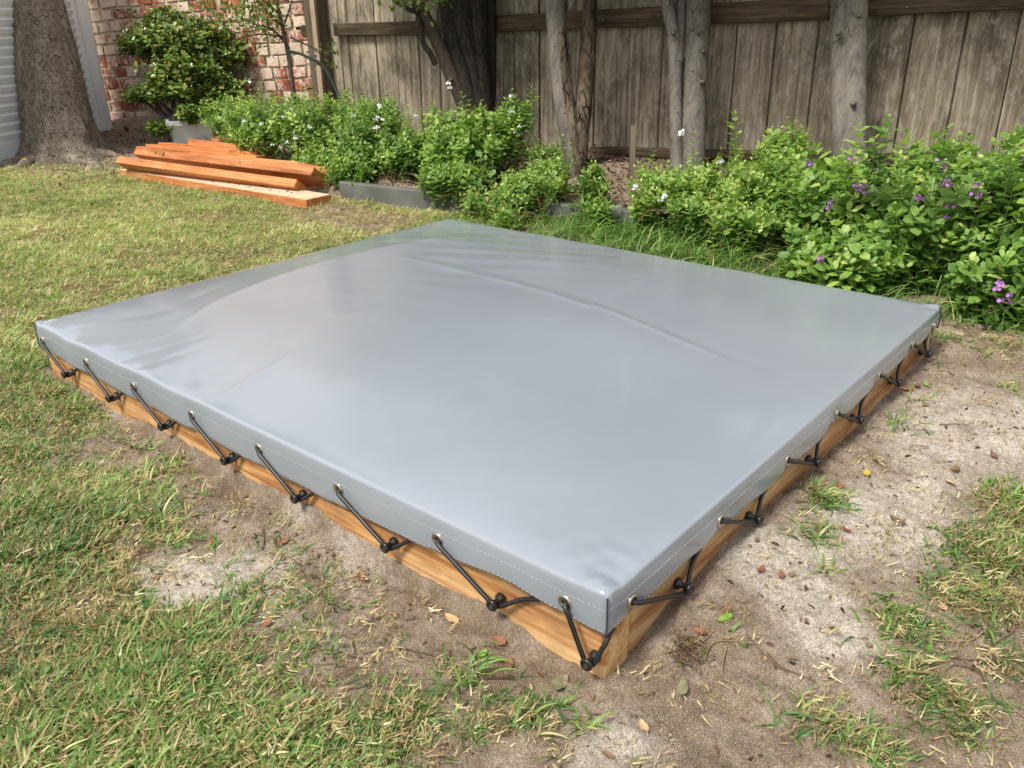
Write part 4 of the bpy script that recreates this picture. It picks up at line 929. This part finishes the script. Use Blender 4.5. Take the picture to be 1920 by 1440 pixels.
# eyelets
def torus(R0, r0, n=24, m_=10, squash=.6):
    vv = [((R0 + r0 * math.cos(b_)) * math.cos(a), (R0 + r0 * math.cos(b_)) * math.sin(a), r0 * squash * math.sin(b_)) for a in np.arange(n) / n * 2 * np.pi for b_ in np.arange(m_) / m_ * 2 * np.pi]
    return np.array(vv), [(i * m_ + k, ((i + 1) % n) * m_ + k, ((i + 1) % n) * m_ + (k + 1) % m_, i * m_ + (k + 1) % m_) for i in range(n) for k in range(m_)]
tv, tf_ = torus(.0078, .0032); q = MB(); q.add(tv, tf_); eye_me = q.mesh('grommet'); eye_me.materials.append(MT['ring'])
q = MB(); n = 16; q.add([(.0055 * math.cos(a), .0055 * math.sin(a), .0008) for a in np.arange(n) / n * 2 * np.pi], [tuple(range(n))]); hole_me = q.mesh('grommet_hole'); hole_me.materials.append(MT['black'])
pin_prof = [(0, .001), (.0085, .001), (.0085, .006), (.0045, .009), (.0045, .0185), (.0088, .0205), (.0092, .0235), (.0080, .0255), (.0042, .0258), (.0036, .0235), (0, .0232)]
n = 22; q = MB(); vv = [(rr * math.cos(a), rr * math.sin(a), z) for rr, z in pin_prof for a in np.arange(n) / n * 2 * np.pi]
q.add(vv, [(i * n + k, i * n + (k + 1) % n, (i + 1) * n + (k + 1) % n, (i + 1) * n + k) for i in range(len(pin_prof) - 1) for k in range(n)]); pin_me = q.mesh('button_peg'); pin_me.materials.append(MT['blackplastic'])
q = MB(); q.add([(.0035 * math.cos(a), .0035 * math.sin(a), .0238) for a in np.arange(8) / 8 * 2 * np.pi], [tuple(range(8))]); scr_me = q.mesh('screw_head'); scr_me.materials.append(MT['ring'])
def place(me, name, p, nrm, parent, tilt=0):
    o = bpy.data.objects.new(name, me); link(o, parent); q_ = Vector(nrm).to_track_quat('Z', 'Y')
    o.matrix_local = Matrix.Translation(Vector(p) - Vector(parent.location)) @ q_.to_matrix().to_4x4() @ Matrix.Rotation(tilt, 4, 'X'); return o
def flap_out(side, s, z):
    """how far the flap stands off at height z, with the nearest ring vertex"""
    m_ = (sid == side); j = np.where(m_)[0][np.argmin(np.abs(sarc[m_] - s))]; P = np.array([rg[j] for rg in rings[4:]])
    i = int(np.argmin(np.abs(P[:, 2] - z))); n_ = nor[j]; b0 = base[j]; return float((P[i][:2] - b0[:2]) @ n_ / max(n_ @ n_, 1e-6)) - RR
def sidept(si, s, z, out):
    o_, d, n_, ln, e, p = SIDES[si]; v = o_ + d * s + n_ * out; return np.array([v.x, v.y, z])
cord = MB()
for si in range(4):
    o_, d, n_, ln, eyes, pins = SIDES[si]
    for s in eyes:
        out = flap_out(si, s, EZ); p = sidept(si, s, EZ, out + .0012); g_ = place(eye_me, 'grommet', p, n_, cov)
        h_ = place(hole_me, 'grommet_hole', (0, 0, 0), (0, 0, 1), g_); h_.matrix_local = Matrix.Identity(4)
    for s in pins:
        z = PNZ - (.013 if (si == 0 and s == pins[0]) else 0); g_ = place(pin_me, 'button_peg', sidept(si, s, z, -IN), n_, pit)
        h_ = place(scr_me, 'screw_head', (0, 0, 0), (0, 0, 1), g_); h_.matrix_local = Matrix.Identity(4)
    CR = .0035; po = -IN + .0150
    def leg(e, p_, zp, back, fwd):
        """from the front of eyelet e round peg p_ and up behind the flap to eyelet back"""
        oe = flap_out(si, e, EZ); sg = 1 if e > p_ else -1; rp = .0045 + CR
        pts = [sidept(si, e, EZ, oe - .004), sidept(si, e - sg * .001, EZ - .001, oe + .005), sidept(si, e - sg * .006, EZ - .003, oe + .007)]
        pin_c = sidept(si, p_, zp, po)
        for a in np.linspace(0, 1, 3)[1:]:
            pass
        A = sidept(si, p_ + sg * rp * .9, zp - .001, po + .002); B = sidept(si, p_ + sg * rp * .35, zp - rp, po); C_ = sidept(si, p_ - sg * rp * .6, zp - rp * .7, po)
        pts += [A, B, C_]
        if back is not None:
            ob = flap_out(si, back, EZ); E2 = sidept(si, back + (-.004 if back > p_ else .004), EZ, -IN + .0042); mid = sidept(si, (p_ * .66 + back * .34), zp * .66 + EZ * .34, -IN + .0044)
            pts += [mid, sidept(si, p_ * .4 + back * .6, zp * .4 + EZ * .6, -IN + .0042), E2]
        else: pts += fwd
        pp = np.array(pts); dd = np.concatenate([[0], np.cumsum(np.linalg.norm(np.diff(pp, axis=0), axis=1))]); ts = np.linspace(0, dd[-1], 60)
        P = np.column_stack([np.interp(ts, dd, pp[:, k_]) for k_ in range(3)])
        for _ in range(3): P[1:-1] = (P[:-2] + 2 * P[1:-1] + P[2:]) / 4
        tube(cord, P, CR, 10)
    if si in (0, 3):
        for i in range(1, len(eyes)):
            leg(eyes[i], pins[i], PNZ, eyes[i - 1], None)
        # last stretch round the corner
        fw = [np.array([.0055, .0085, PZ - .088]), np.array([.0075, .0055, PZ - .080]), sidept(1, .026, PZ - .062, -IN + .0042), sidept(1, .046, EZ - .003, -IN + .0042)] if si == 0 else None
        if si == 0: leg(eyes[0], pins[0], PNZ - .013, None, fw)
        else: leg(eyes[0], pins[0], PNZ - .013, eyes[0] - .06, None)
    elif si == 1:
        for i in range(len(pins)): leg(eyes[i], pins[i], PNZ - (.006 if i == 0 else 0), eyes[i + 1], None)
    else:
        for i in range(len(pins) - 1): leg(eyes[i], pins[i + 1], PNZ, eyes[i + 1], None)
co = cord.build('elastic_cord', MT['black']); tag(co, 'black elastic cord laced in zigzag between the cover eyelets and the pegs', 'cord')

# ------------------------------------------------------------------ grass: instanced tufts over real points
src = bpy.data.collections.new('grass_sources')
def blades(mb, n, P, az, L_, lean, wd_, seg=4, tint=.5, curve=.6, twist=0):
    """curved ribbons; lean 0 = upright, 1 = flat"""
    s = np.linspace(0, 1, seg + 1)
    for i in range(n):
        d = np.array([math.cos(az[i]), math.sin(az[i]), 0]); sd_ = np.array([-d[1], d[0], 0]); th0 = lean[i] * 1.2
        ang = th0 + curve * s; dx = np.cumsum(np.sin(ang)) / (seg + 1) * L_[i]; dz = np.cumsum(np.cos(ang)) / (seg + 1) * L_[i]
        dx = dx - dx[0]; dz = dz - dz[0]
        wv = wd_[i] * (1 - s ** 2.2) * .5 + .0001
        c = P[i] + np.outer(dx, d) + np.outer(dz, [0, 0, 1]); tw = np.outer(np.cos(s * twist), sd_) + np.outer(np.sin(s * twist), [0, 0, 1])
        V = np.empty((2 * (seg + 1), 3)); V[0::2] = c + tw * wv[:, None]; V[1::2] = c - tw * wv[:, None]
        ff = np.array([(2 * k, 2 * k + 2, 2 * k + 3, 2 * k + 1) for k in range(seg)])
        mb.add(V, ff, tint if np.isscalar(tint) else tint[i])
def source(name, mb, m):
    me = mb.mesh(name); me.materials.append(m); o = bpy.data.objects.new(name, me); src.objects.link(o); return o
r = np.random.default_rng(12)
colls = {}
def collection(name): c = bpy.data.collections.new(name); colls[name] = c; return c
cg = collection('green_tufts'); cs_ = collection('straw_tufts')
for k in range(7):
    q = MB(); n = 9; P = np.column_stack([r.normal(0, .006, n), r.normal(0, .006, n), np.full(n, -.003)])
    blades(q, n, P, r.random(n) * 6.28, r.uniform(.014, .040, n), r.uniform(.25, 1.1, n), r.uniform(.0014, .0034, n), 4, curve=.8, twist=.6)
    me = q.mesh('tuft'); me.materials.append(MT['blade']); me.materials.append(MT['straw'])
    me.polygons.foreach_set('material_index', np.repeat((r.random(n) < .10).astype(int), 4)[:len(me.polygons)]); cg.objects.link(bpy.data.objects.new('tuft_%02d' % k, me))
for k in range(7):
    q = MB(); n = 8; P = np.column_stack([r.normal(0, .012, n), r.normal(0, .009, n), r.uniform(0, .006, n)])
    blades(q, n, P, r.random(n) * 6.28, r.uniform(.008, .026, n), r.uniform(.8, 1.25, n), r.uniform(.0008, .0020, n), 4, curve=r.uniform(-.9, 1.0), twist=1.6)
    me = q.mesh('straw'); me.materials.append(MT['straw']); cs_.objects.link(bpy.data.objects.new('straw_%02d' % k, me))
def scatter(name, coll, P, rot, scl, tint, label, cat='grass'):
    me = bpy.data.meshes.new(name); me.vertices.add(len(P)); me.vertices.foreach_set('co', P.ravel())
    for nm, ty, arr in (('rot', 'FLOAT_VECTOR', rot), ('scl', 'FLOAT', scl), ('tint', 'FLOAT', tint), ('pick', 'INT', r.integers(0, 7, len(P)))):
        a_ = me.attributes.new(nm, ty, 'POINT'); a_.data.foreach_set('vector' if ty == 'FLOAT_VECTOR' else 'value', np.ascontiguousarray(arr).ravel())
    o = bpy.data.objects.new(name, me); link(o)
    ng = bpy.data.node_groups.new(name, 'GeometryNodeTree'); ng.interface.new_socket('Geometry', in_out='INPUT', socket_type='NodeSocketGeometry'); ng.interface.new_socket('Geometry', in_out='OUTPUT', socket_type='NodeSocketGeometry')
    gi = ng.nodes.new('NodeGroupInput'); gout = ng.nodes.new('NodeGroupOutput'); ip = ng.nodes.new('GeometryNodeInstanceOnPoints'); ci = ng.nodes.new('GeometryNodeCollectionInfo')
    ci.inputs['Collection'].default_value = coll; ci.inputs['Separate Children'].default_value = True; ci.inputs['Reset Children'].default_value = True
    def attr(nm, dt):
        n_ = ng.nodes.new('GeometryNodeInputNamedAttribute'); n_.data_type = dt; n_.inputs['Name'].default_value = nm; return n_.outputs['Attribute']
    ng.links.new(gi.outputs[0], ip.inputs['Points']); ng.links.new(ci.outputs[0], ip.inputs['Instance']); ip.inputs['Pick Instance'].default_value = True
    ng.links.new(attr('pick', 'INT'), ip.inputs['Instance Index']); ng.links.new(attr('scl', 'FLOAT'), ip.inputs['Scale'])
    er = ng.nodes.new('FunctionNodeEulerToRotation'); ng.links.new(attr('rot', 'FLOAT_VECTOR'), er.inputs[0]); ng.links.new(er.outputs[0], ip.inputs['Rotation'])
    ng.links.new(ip.outputs[0], gout.inputs[0]); md = o.modifiers.new('scatter', 'NODES'); md.node_group = ng
    return tag(o, label, cat, kind='stuff')
def sample(n, x0, x1, y0, y1, dens):
    x = r.uniform(x0, x1, n); y = r.uniform(y0, y1, n); k = r.random(n) < dens(x, y); x, y = x[k], y[k]
    c = np.column_stack([x, y, np.zeros(len(x))]) - CAM; dp = c @ (-RW[2]); sx = (c @ RW[0]) / dp * F; sy = (c @ RW[1]) / dp * F
    v = (dp > .2) & (np.abs(sx) < 1130) & (np.abs(sy) < 900); return x[v], y[v], dp[v]
def gd(x, y):
    """density of green blades: turf, patchy"""
    f_ = lawn_f(x, y); p = fbm(x, y, 4, 4, 20); p2 = fbm(x, y, 18, 3, 21); return np.clip(f_ * (.2 + 1.1 * sstep(.36, .58, p * .6 + p2 * .4)), 0, 1)
def add_grass(name, n, x0, x1, y0, y1, lab, kind):
    if kind == 'g':
        x, y, dp = sample(n, x0, x1, y0, y1, gd)
        tn = np.clip(.06 + .55 * fbm(x, y, 3, 3, 30) + r.normal(0, .17, len(x)) + .26 * sstep(1.2, 2.6, y) - .16 * np.clip(blobs(x, y, [(60, 1000, .15, 1), (30, 820, .15, 1), (20, 1200, .08, .8), (350, 1250, .04, .5)]), 0, 1), 0, 1); sc = r.uniform(.7, 1.4, len(x)) * (.55 + .8 * fbm(x, y, 6, 2, 31))
        sc = sc * (1 + .10 * sstep(.9, .3, np.hypot(x + .9, y - .4))); cl_ = cg
    else:
        fd = lambda x, y: np.clip(sstep(-.05, .5, lawn_f(x, y)) * .75 + .10 * (x < edge_x(y)) * ((y < -.01) | (x < -.01) | (y > PY)) * sstep(.40, .62, fbm(x, y, 10, 3, 44)) * 1.1 + .9 * np.clip(blobs(x, y, [(620, 395, .22, 1), (700, 410, .2, 1), (560, 400, .2, .7), (820, 400, .12, .6), (1000, 425, .12, .7), (1250, 460, .1, .3)]), 0, 1), 0, 1) * np.where((x > -.015) & (x < PX + .015) & (y > -.015) & (y < PY + .015), 0, 1) * (x < edge_x(y) - .02)
        x, y, dp = sample(n, x0, x1, y0, y1, fd); tn = np.clip(r.normal(.5, .24, len(x)), 0, 1); sc = r.uniform(.6, 1.3, len(x)); cl_ = cs_
    z = hgt(x, y); P = np.column_stack([x, y, z + (.002 if kind == 's' else 0)]).astype(np.float32)
    rot = np.column_stack([r.normal(0, .18, len(x)), r.normal(0, .18, len(x)), r.random(len(x)) * 6.28]).astype(np.float32)
    print(name, len(x)); scatter(name, cl_, P, rot, sc.astype(np.float32), tn.astype(np.float32), lab)
add_grass('lawn_grass', 300000, -1.2, 2.4, -.8, 6.2, 'patchy green lawn grass around the covered sandpit', 'g')
add_grass('near_lawn_grass', 95000, -1.1, .7, -.6, 1.6, 'longer green lawn blades in the foreground turf', 'g')
add_grass('dry_grass', 80000, -1.2, 2.4, -.8, 6.2, 'dry straw coloured grass lying through the lawn and soil', 's')
add_grass('near_dry_grass', 26000, -1.1, .8, -.6, 1.6, 'dry straw clippings scattered over the foreground soil', 's')

# strappy long grass between the cover and the bushes, and weeds on the soil
def longgrass(name, label, spots, seed):
    r2 = np.random.default_rng(seed); q = MB()
    for px, py, nb, rad, l0, l1 in spots:
        c = at(px, py); P = np.column_stack([c[0] + r2.normal(0, rad, nb), c[1] + r2.normal(0, rad, nb), np.zeros(nb)])
        ok = (P[:, 0] > PX + .03) | (P[:, 1] < -.03) | (P[:, 0] < -.03) | (P[:, 1] > PY + .03); P = P[ok]; P[:, 2] = hgt(P[:, 0], P[:, 1]) - .004; k = len(P)
        blades(q, k, P, r2.random(k) * 6.28, r2.uniform(l0, l1, k), r2.uniform(.05, .7, k), r2.uniform(.0028, .0052, k), 6, np.clip(r2.normal(.52, .22, k), 0, 1), curve=1.3, twist=.5)
    return tag(q.build(name, MT['longgrass']), label, 'grass', kind='stuff')
sp1 = []
rr3 = np.random.default_rng(9)
for y in np.linspace(2.05, -.35, 120):
    xe = float(edge_x(y)); dens = sstep(2.1, 1.2, y)
    for f_ in (.25, .5, .75, .93):
        x = 1.50 + (xe - 1.50) * f_ + rr3.normal() * .03
        if y < 0.05 and x < 1.68: continue
        p = np.array([x, y + rr3.normal() * .02, 0]) - CAM; dp = p @ (-RW[2]); px = 960 + F * (p @ RW[0]) / dp; py = 720 - F * (p @ RW[1]) / dp
        L0 = (.06 + .09 * dens) * (1.0 if f_ > .4 else .7)
        sp1.append((px, py, int(3 + 17 * dens * rr3.random() + 3), .022, L0 * .6, L0 * 1.45))
longgrass('long_grass', 'long strappy green grass growing between the cover and the garden bed', sp1, 14)
sp2 = [(1530, 950, 22, .02, .03, .085), (1560, 935, 12, .015, .03, .07), (1500, 1010, 14, .015, .03, .07), (1545, 1075, 6, .01, .04, .08), (1700, 1180, 26, .03, .03, .06), (1660, 1120, 10, .01, .02, .06), (1790, 1100, 22, .03, .03, .07), (1880, 1040, 50, .05, .02, .06),
       (990, 1330, 16, .02, .03, .07), (1080, 1345, 14, .015, .02, .06), (860, 1260, 22, .015, .03, .08), (890, 1215, 8, .01, .03, .07), (1300, 1220, 4, .012, .03, .05), (1500, 1350, 12, .02, .02, .05), (1690, 800, 14, .03, .03, .08), (1700, 745, 8, .02, .05, .10),
       (1620, 760, 5, .01, .06, .10), (110, 745, 26, .02, .03, .07), (145, 760, 30, .018, .04, .09), (60, 690, 30, .03, .03, .08), (330, 1000, 12, .02, .03, .06), (300, 960, 10, .015, .04, .08), (1730, 690, 8, .02, .05, .09), (1850, 650, 40, .07, .03, .08),
       (1390, 1200, 4, .01, .02, .04), (1850, 1100, 30, .04, .02, .06), (70, 325, 60, .10, .03, .06), (230, 318, 70, .07, .04, .07), (30, 345, 60, .10, .03, .06), (300, 330, 20, .03, .03, .06), (1900, 930, 20, .03, .02, .05), (760, 1350, 14, .03, .02, .05), (1760, 1020, 10, .02, .02, .05)]
longgrass('weeds', 'loose tufts of couch grass and weeds on the bare soil', sp2, 15)
# dry runners lying on the soil
q = MB(); r2 = np.random.default_rng(33)
for px, py in [(520, 1130), (560, 1090), (610, 1180), (480, 1010), (430, 880), (250, 870), (660, 1240), (700, 1220), (1330, 1260), (1410, 1210), (1740, 1270), (1810, 1330), (1880, 1300), (1560, 1380), (720, 1120), (150, 900), (350, 1120), (1780, 820), (1820, 640), (1310, 1190), (1000, 1260), (560, 1300), (640, 1330), (840, 1400), (1870, 1200), (1700, 1310)] * 2:
    p = at(px + r2.normal() * 25, py + r2.normal() * 20); a = r2.random() * 6.28; pts = []
    for k in range(7): pts.append([p[0], p[1], gz(p[0], p[1]) + .003 + .003 * r2.random()]); a += r2.normal() * .45; p = p + np.array([math.cos(a), math.sin(a), 0]) * r2.uniform(.008, .016)
    if any((-.02 < c[0] < PX + .02) and (-.02 < c[1] < PY + .02) for c in pts): continue
    tube(q, smoothpath(pts, 16), np.linspace(.0013, .0006, 16), 4, r2.uniform(.5, .95), caps=False)
tag(q.build('dry_runners', MT['mulch']), 'thin dry grass runners lying on the soil', 'twigs', kind='stuff')
# soil clods
q = MB(); r2 = np.random.default_rng(34); ico = np.array([[0, 0, 1], [.9, 0, .4], [.28, .85, .4], [-.72, .53, .4], [-.72, -.53, .4], [.28, -.85, .4], [.72, .53, -.4], [-.28, .85, -.4], [-.9, 0, -.4], [-.28, -.85, -.4], [.72, -.53, -.4], [0, 0, -1]])
icf = np.array([(0, 1, 2), (0, 2, 3), (0, 3, 4), (0, 4, 5), (0, 5, 1), (1, 6, 2), (2, 7, 3), (3, 8, 4), (4, 9, 5), (5, 10, 1), (1, 10, 6), (2, 6, 7), (3, 7, 8), (4, 8, 9), (5, 9, 10), (6, 11, 7), (7, 11, 8), (8, 11, 9), (9, 11, 10), (10, 11, 6)])
for k in range(14000):
    x, y = r2.uniform(-.5, 1.9), r2.uniform(-.5, 2.0)
    if -.012 < x < PX + .012 and -.012 < y < PY + .012: continue
    lf_ = float(lawn_f(np.array([x]), np.array([y]))[0]); near = min(abs(x) if 0 < y < PY else 9, abs(y) if 0 < x < PX else 9)
    if r2.random() > (.95 if near < .09 else .22) * (1 - min(1, lf_)): continue
    s = .0012 + .0038 * r2.random() ** 4 * (1.4 if near < .1 else 1); q.add(ico * s * r2.uniform(.7, 1.3, 3) + r2.normal(size=(12, 3)) * s * .15 + np.array([x, y, gz(x, y) + s * .2]), icf, .5)
tag(q.build('soil_clods', MT['pebble'], smooth=False), 'small crumbs and clods of soil around the sandpit', 'soil', kind='stuff')
# mulch under the bushes and bits of dry leaf on the soil
q = MB(); n = 9000; y = r2.uniform(-1, 3.4, n); x = edge_x(y) + .03 + r2.random(n) * (3.0 - edge_x(y)); P = np.column_stack([x, y, hgt(x, y) + r2.random(n) * .012])
leaves(q, P, r2.normal(size=(n, 3)) * np.array([1, 1, .35]), r2.normal(size=(n, 3)) * .5 + np.array([0, 0, 1]), .026 * r2.uniform(.4, 1.3, n), .35, np.clip(r2.normal(.35, .22, n), 0, 1), .3)
n = 2600; x = r2.uniform(.6, 2.4, n); y = r2.uniform(4.0, 6.3, n); P = np.column_stack([x, y, hgt(x, y) + .003])
leaves(q, P, r2.normal(size=(n, 3)) * np.array([1, 1, .3]), r2.normal(size=(n, 3)) * .4 + np.array([0, 0, 1]), .03 * r2.uniform(.4, 1.2, n), .45, np.clip(r2.normal(.35, .25, n), 0, 1), .3)
tag(q.build('leaf_mulch', MT['mulch']), 'brown leaf mulch under the bushes and round the big tree', 'mulch', kind='stuff')
q = MB(); n = 5200; x = r2.uniform(-.5, 1.9, n); y = r2.uniform(-.5, 2.1, n); ok = ~((x > -.02) & (x < PX + .02) & (y > -.02) & (y < PY + .02)) & (lawn_f(x, y) < .6); x, y = x[ok], y[ok]; n = len(x)
leaves(q, np.column_stack([x, y, hgt(x, y) + .002]), r2.normal(size=(n, 3)) * np.array([1, 1, .3]), r2.normal(size=(n, 3)) * .4 + np.array([0, 0, 1]), .011 * r2.uniform(.4, 1.3, n), .4, np.clip(r2.normal(.5, .28, n), 0, 1), .3)
tag(q.build('leaf_crumbs', MT['mulch']), 'crumbled bits of dead leaf on the bare soil', 'litter', kind='stuff')

# ------------------------------------------------------------------ single fallen leaves
def fallen(px, py, size, mt, label, az, tilt=.25, wf=.5, curl=.35):
    p = at(px, py); z = gz(p[0], p[1]); q = MB()
    # a finer leaf: midrib fold, pointed tip, short stalk
    ns = 9; V = []; 
    for k in range(ns):
        t_ = k / (ns - 1); w_ = math.sin(t_ ** .8 * math.pi) ** .75 * wf * .5 + .004; lift = curl * (t_ - .5) ** 2; wob = .03 * math.sin(k * 2.3 + px)
        V += [(t_, w_ + wob * .3, lift + .16 * w_ + wob), (t_, w_ * .5, lift + .05 * w_), (t_, 0, lift - .02), (t_, -w_ * .5, lift + .05 * w_), (t_, -w_ - wob * .3, lift + .2 * w_ - wob)]
    size *= 1.0
    q.add(np.array(V) * size - np.array([size / 2, 0, 0]), [(k * 5 + j, k * 5 + j + 1, k * 5 + j + 6, k * 5 + j + 5) for k in range(ns - 1) for j in range(4)])
    tube(q, [(-size * .5, 0, curl * .25 * size), (-size * .72, .02 * size, 0)], .0006, 4)
    o = q.build('fallen_leaf', MT[mt]); o.location = (p[0], p[1], z + size * .06 + .003); o.rotation_euler = (tilt * math.sin(px), tilt * .6 * math.cos(py), az)
    return tag(o, label, 'leaf', 'fallen leaves on the lawn and soil')
FL = [(195, 1132, .034, 'leaf_olive', 'dull olive leaf lying on the turf edge at the left, above the rust coloured one', .9), (185, 1175, .026, 'leaf_rust', 'bright rust leaf on the foreground turf left of the sand patch', 2.0),
      (95, 1280, .032, 'leaf_brown', 'large brown curled leaf sunk in the turf at the lower left', .3), (150, 1245, .034, 'leaf_brown', 'long grey brown leaf in the turf just below the rust leaf', 1.1),
      (535, 1385, .030, 'leaf_tan', 'triangular green and tan leaf in the foreground turf at bottom centre left', 2.4), (637, 1365, .028, 'leaf_tan', 'pale tan rounded leaf at the bottom of the turf edge', .4),
      (290, 1071, .014, 'leaf_rust', 'tiny rust leaf on the pale sand patch left of the box', .5), (395, 1000, .026, 'leaf_rust', 'curled rust leaf on the soil beside the sand patch, left of the box', 1.2),
      (530, 998, .024, 'leaf_rust', 'rust leaf lying against soil beside the middle of the left sleeper', .2), (675, 1060, .028, 'leaf_rust', 'orange leaf standing up near the sleeper below the sixth peg', 1.0),
      (845, 1135, .028, 'leaf_tan', 'tan leaf pair leaning on the sleeper near its front end', 1.6), (815, 1120, .022, 'leaf_brown', 'brown leaf on the soil close to the front half of the left sleeper', 2.6),
      (935, 1180, .026, 'leaf_rust', 'upright rust leaf against the sleeper below the seventh peg', 1.5), (955, 1222, .020, 'leaf_rust', 'small red brown leaf on the soil in front of the box', .7),
      (905, 1210, .018, 'leaf_green', 'round yellow green leaf among the weeds in front of the box', .1), (1048, 1292, .024, 'leaf_olive', 'yellow olive leaf lying just below the near corner of the box', 1.9),
      (1050, 1262, .036, 'leaf_olive', 'dark olive leaf right at the foot of the near corner', .1), (1110, 1240 + 45, .012, 'leaf_brown', 'small brown leaf scrap below the near corner', .8),
      (1362, 1158, .024, 'leaf_rust', 'rust leaf on dark soil touching a green leaf, right of the corner', .3), (1358, 1174, .026, 'leaf_green', 'bright green leaf under a rust one on the dark soil', 2.8),
      (1310, 1200, .024, 'leaf_rust', 'narrow rust leaf standing in the dry root clump right of the corner', 1.5), (1280, 1290, .030, 'leaf_olive', 'crumpled olive leaf on the soil right of the near corner', .4),
      (1207, 1352, .022, 'leaf_tan', 'square pale tan leaf on the foreground soil below the corner', .9), (1425, 1086, .022, 'leaf_rust', 'rust leaf at the near edge of the pale sand patch', .1),
      (1463, 1092, .020, 'leaf_rust', 'second rust leaf at the near edge of the pale sand patch', .5), (1585, 1005 , .022, 'leaf_rust', 'rust leaf by the upper grass tuft on the right', .9),
      (1680, 983, .030, 'leaf_brown', 'brown leaf on the pale sand among the right grass tufts', 1.4), (1840, 1099, .030, 'leaf_yellow', 'yellow orange leaf at the edge of the right turf patch', .05),
      (1765, 1145, .020, 'leaf_tan', 'small tan leaf in the turf at the right', .7), (1912, 1055, .030, 'leaf_rust', 'bright rust leaf on the turf at the right edge', 2.5),
      (1575, 912, .022, 'leaf_rust', 'rust leaf on the soil halfway along the right side of the box', .9), (1625, 890, .024, 'leaf_yellow', 'small yellow leaf on the soil right of the box', .4),
      (1790, 885, .030, 'leaf_brown', 'brown leaf on the pale sand at the right', .1), (1860, 865, .026, 'leaf_brown', 'grey brown leaf on the pale sand near the right edge', .6),
      (1780, 912, .024, 'leaf_tan', 'tan curled leaf just below the brown one on the sand', 1.0), (1700, 735, .030, 'leaf_rust', 'bright rust leaf in the litter below the fifth right peg', 1.9),
      (1720, 728, .026, 'leaf_brown', 'dark brown leaf in the litter below the far right pegs', .3), (1735, 725, .020, 'leaf_green', 'pale green leaf in the litter near the far end of the right sleeper', .3),
      (1905, 650, .028, 'leaf_rust', 'rust leaf in the grass near the far right corner', .6), (1632, 1248, .018, 'leaf_brown', 'small dark leaf near the right foreground turf', .6),
      (1140, 1410, .018, 'leaf_brown', 'dark shrivelled leaf on the pale soil at the bottom edge', 1.7), (1190, 1428, .026, 'leaf_olive', 'olive green leaf at the very bottom of the soil', .1),
      (250, 500, .034, 'leaf_rust', 'rust leaf on the sunny lawn left of the cover', .4), (345, 445, .034, 'leaf_brown', 'dark leaf on the sunny lawn behind the cover corner', 1.4), (10, 545, .03, 'leaf_brown', 'brown leaf on the lawn at the left edge', .5),
      (120, 935, .030, 'leaf_brown', 'brown leaf on the turf left of the bare soil', .5), (500, 1160, .020, 'leaf_rust', 'rust leaf scrap on the straw, left foreground', .8), (590, 1325, .014, 'leaf_rust', 'tiny red leaf scrap in the foreground turf', .3)]
for a in FL: fallen(*a)
# root clump right of the near corner
q = MB(); r2 = np.random.default_rng(36); c = at(1290, 1230)
for k in range(70):
    a = r2.random() * 6.28; s0 = c + np.array([r2.normal() * .016, r2.normal() * .012, .002 + abs(r2.normal()) * .008]); v = np.array([math.cos(a), math.sin(a), r2.normal() * .5]) * r2.uniform(.012, .035)
    s0[2] += gz(c[0], c[1]); tube(q, smoothpath([s0, s0 + v * .5 + r2.normal(size=3) * .008, s0 + v], 7), .0006, 3, r2.uniform(.3, 1), caps=False)
tag(q.build('root_clump', MT['mulch']), 'tangled clump of dry roots on the soil right of the near corner', 'roots')
# dandelion
p = at(50, 322); q = MB(); z = gz(p[0], p[1]); dn = thing('dandelion', 'yellow dandelion flower in the grass at the foot of the big tree', 'flower', (p[0], p[1], z))
tube(q, [(0, 0, 0), (.004, 0, .03), (.003, .002, .055)], .0014, 5); q.build('stalk', MT['greenstem'], dn)
q = MB(); n = 26; a = np.arange(n) * 2.4; leaves(q, np.repeat([[.003, .002, .055]], n, 0), np.column_stack([np.cos(a), np.sin(a), .2 + .5 * (np.arange(n) / n)]), np.repeat([[0, 0, 1.]], n, 0), .016, .35, .5); q.build('petals', MT['yellow'], dn)
# fallen bits on the pale board
q = MB(); r2 = np.random.default_rng(39); n = 60; s_ = r2.uniform(-.75, .75, n); P = np.array([o1[1] + ax1 * (s * l1 / 2 * 1.1) + w1 * r2.uniform(-.03, .06) + t1 * .023 for s in s_])
leaves(q, P, r2.normal(size=(n, 3)) * np.array([1, 1, .3]), r2.normal(size=(n, 3)) * .4 + np.array([0, 0, 1]), .022 * r2.uniform(.4, 1.2, n), .45, np.clip(r2.normal(.35, .25, n), 0, 1), .3)
tag(q.build('board_litter', MT['mulch']), 'dead leaf bits lying on the pale top of the lowest timber', 'litter', kind='stuff')
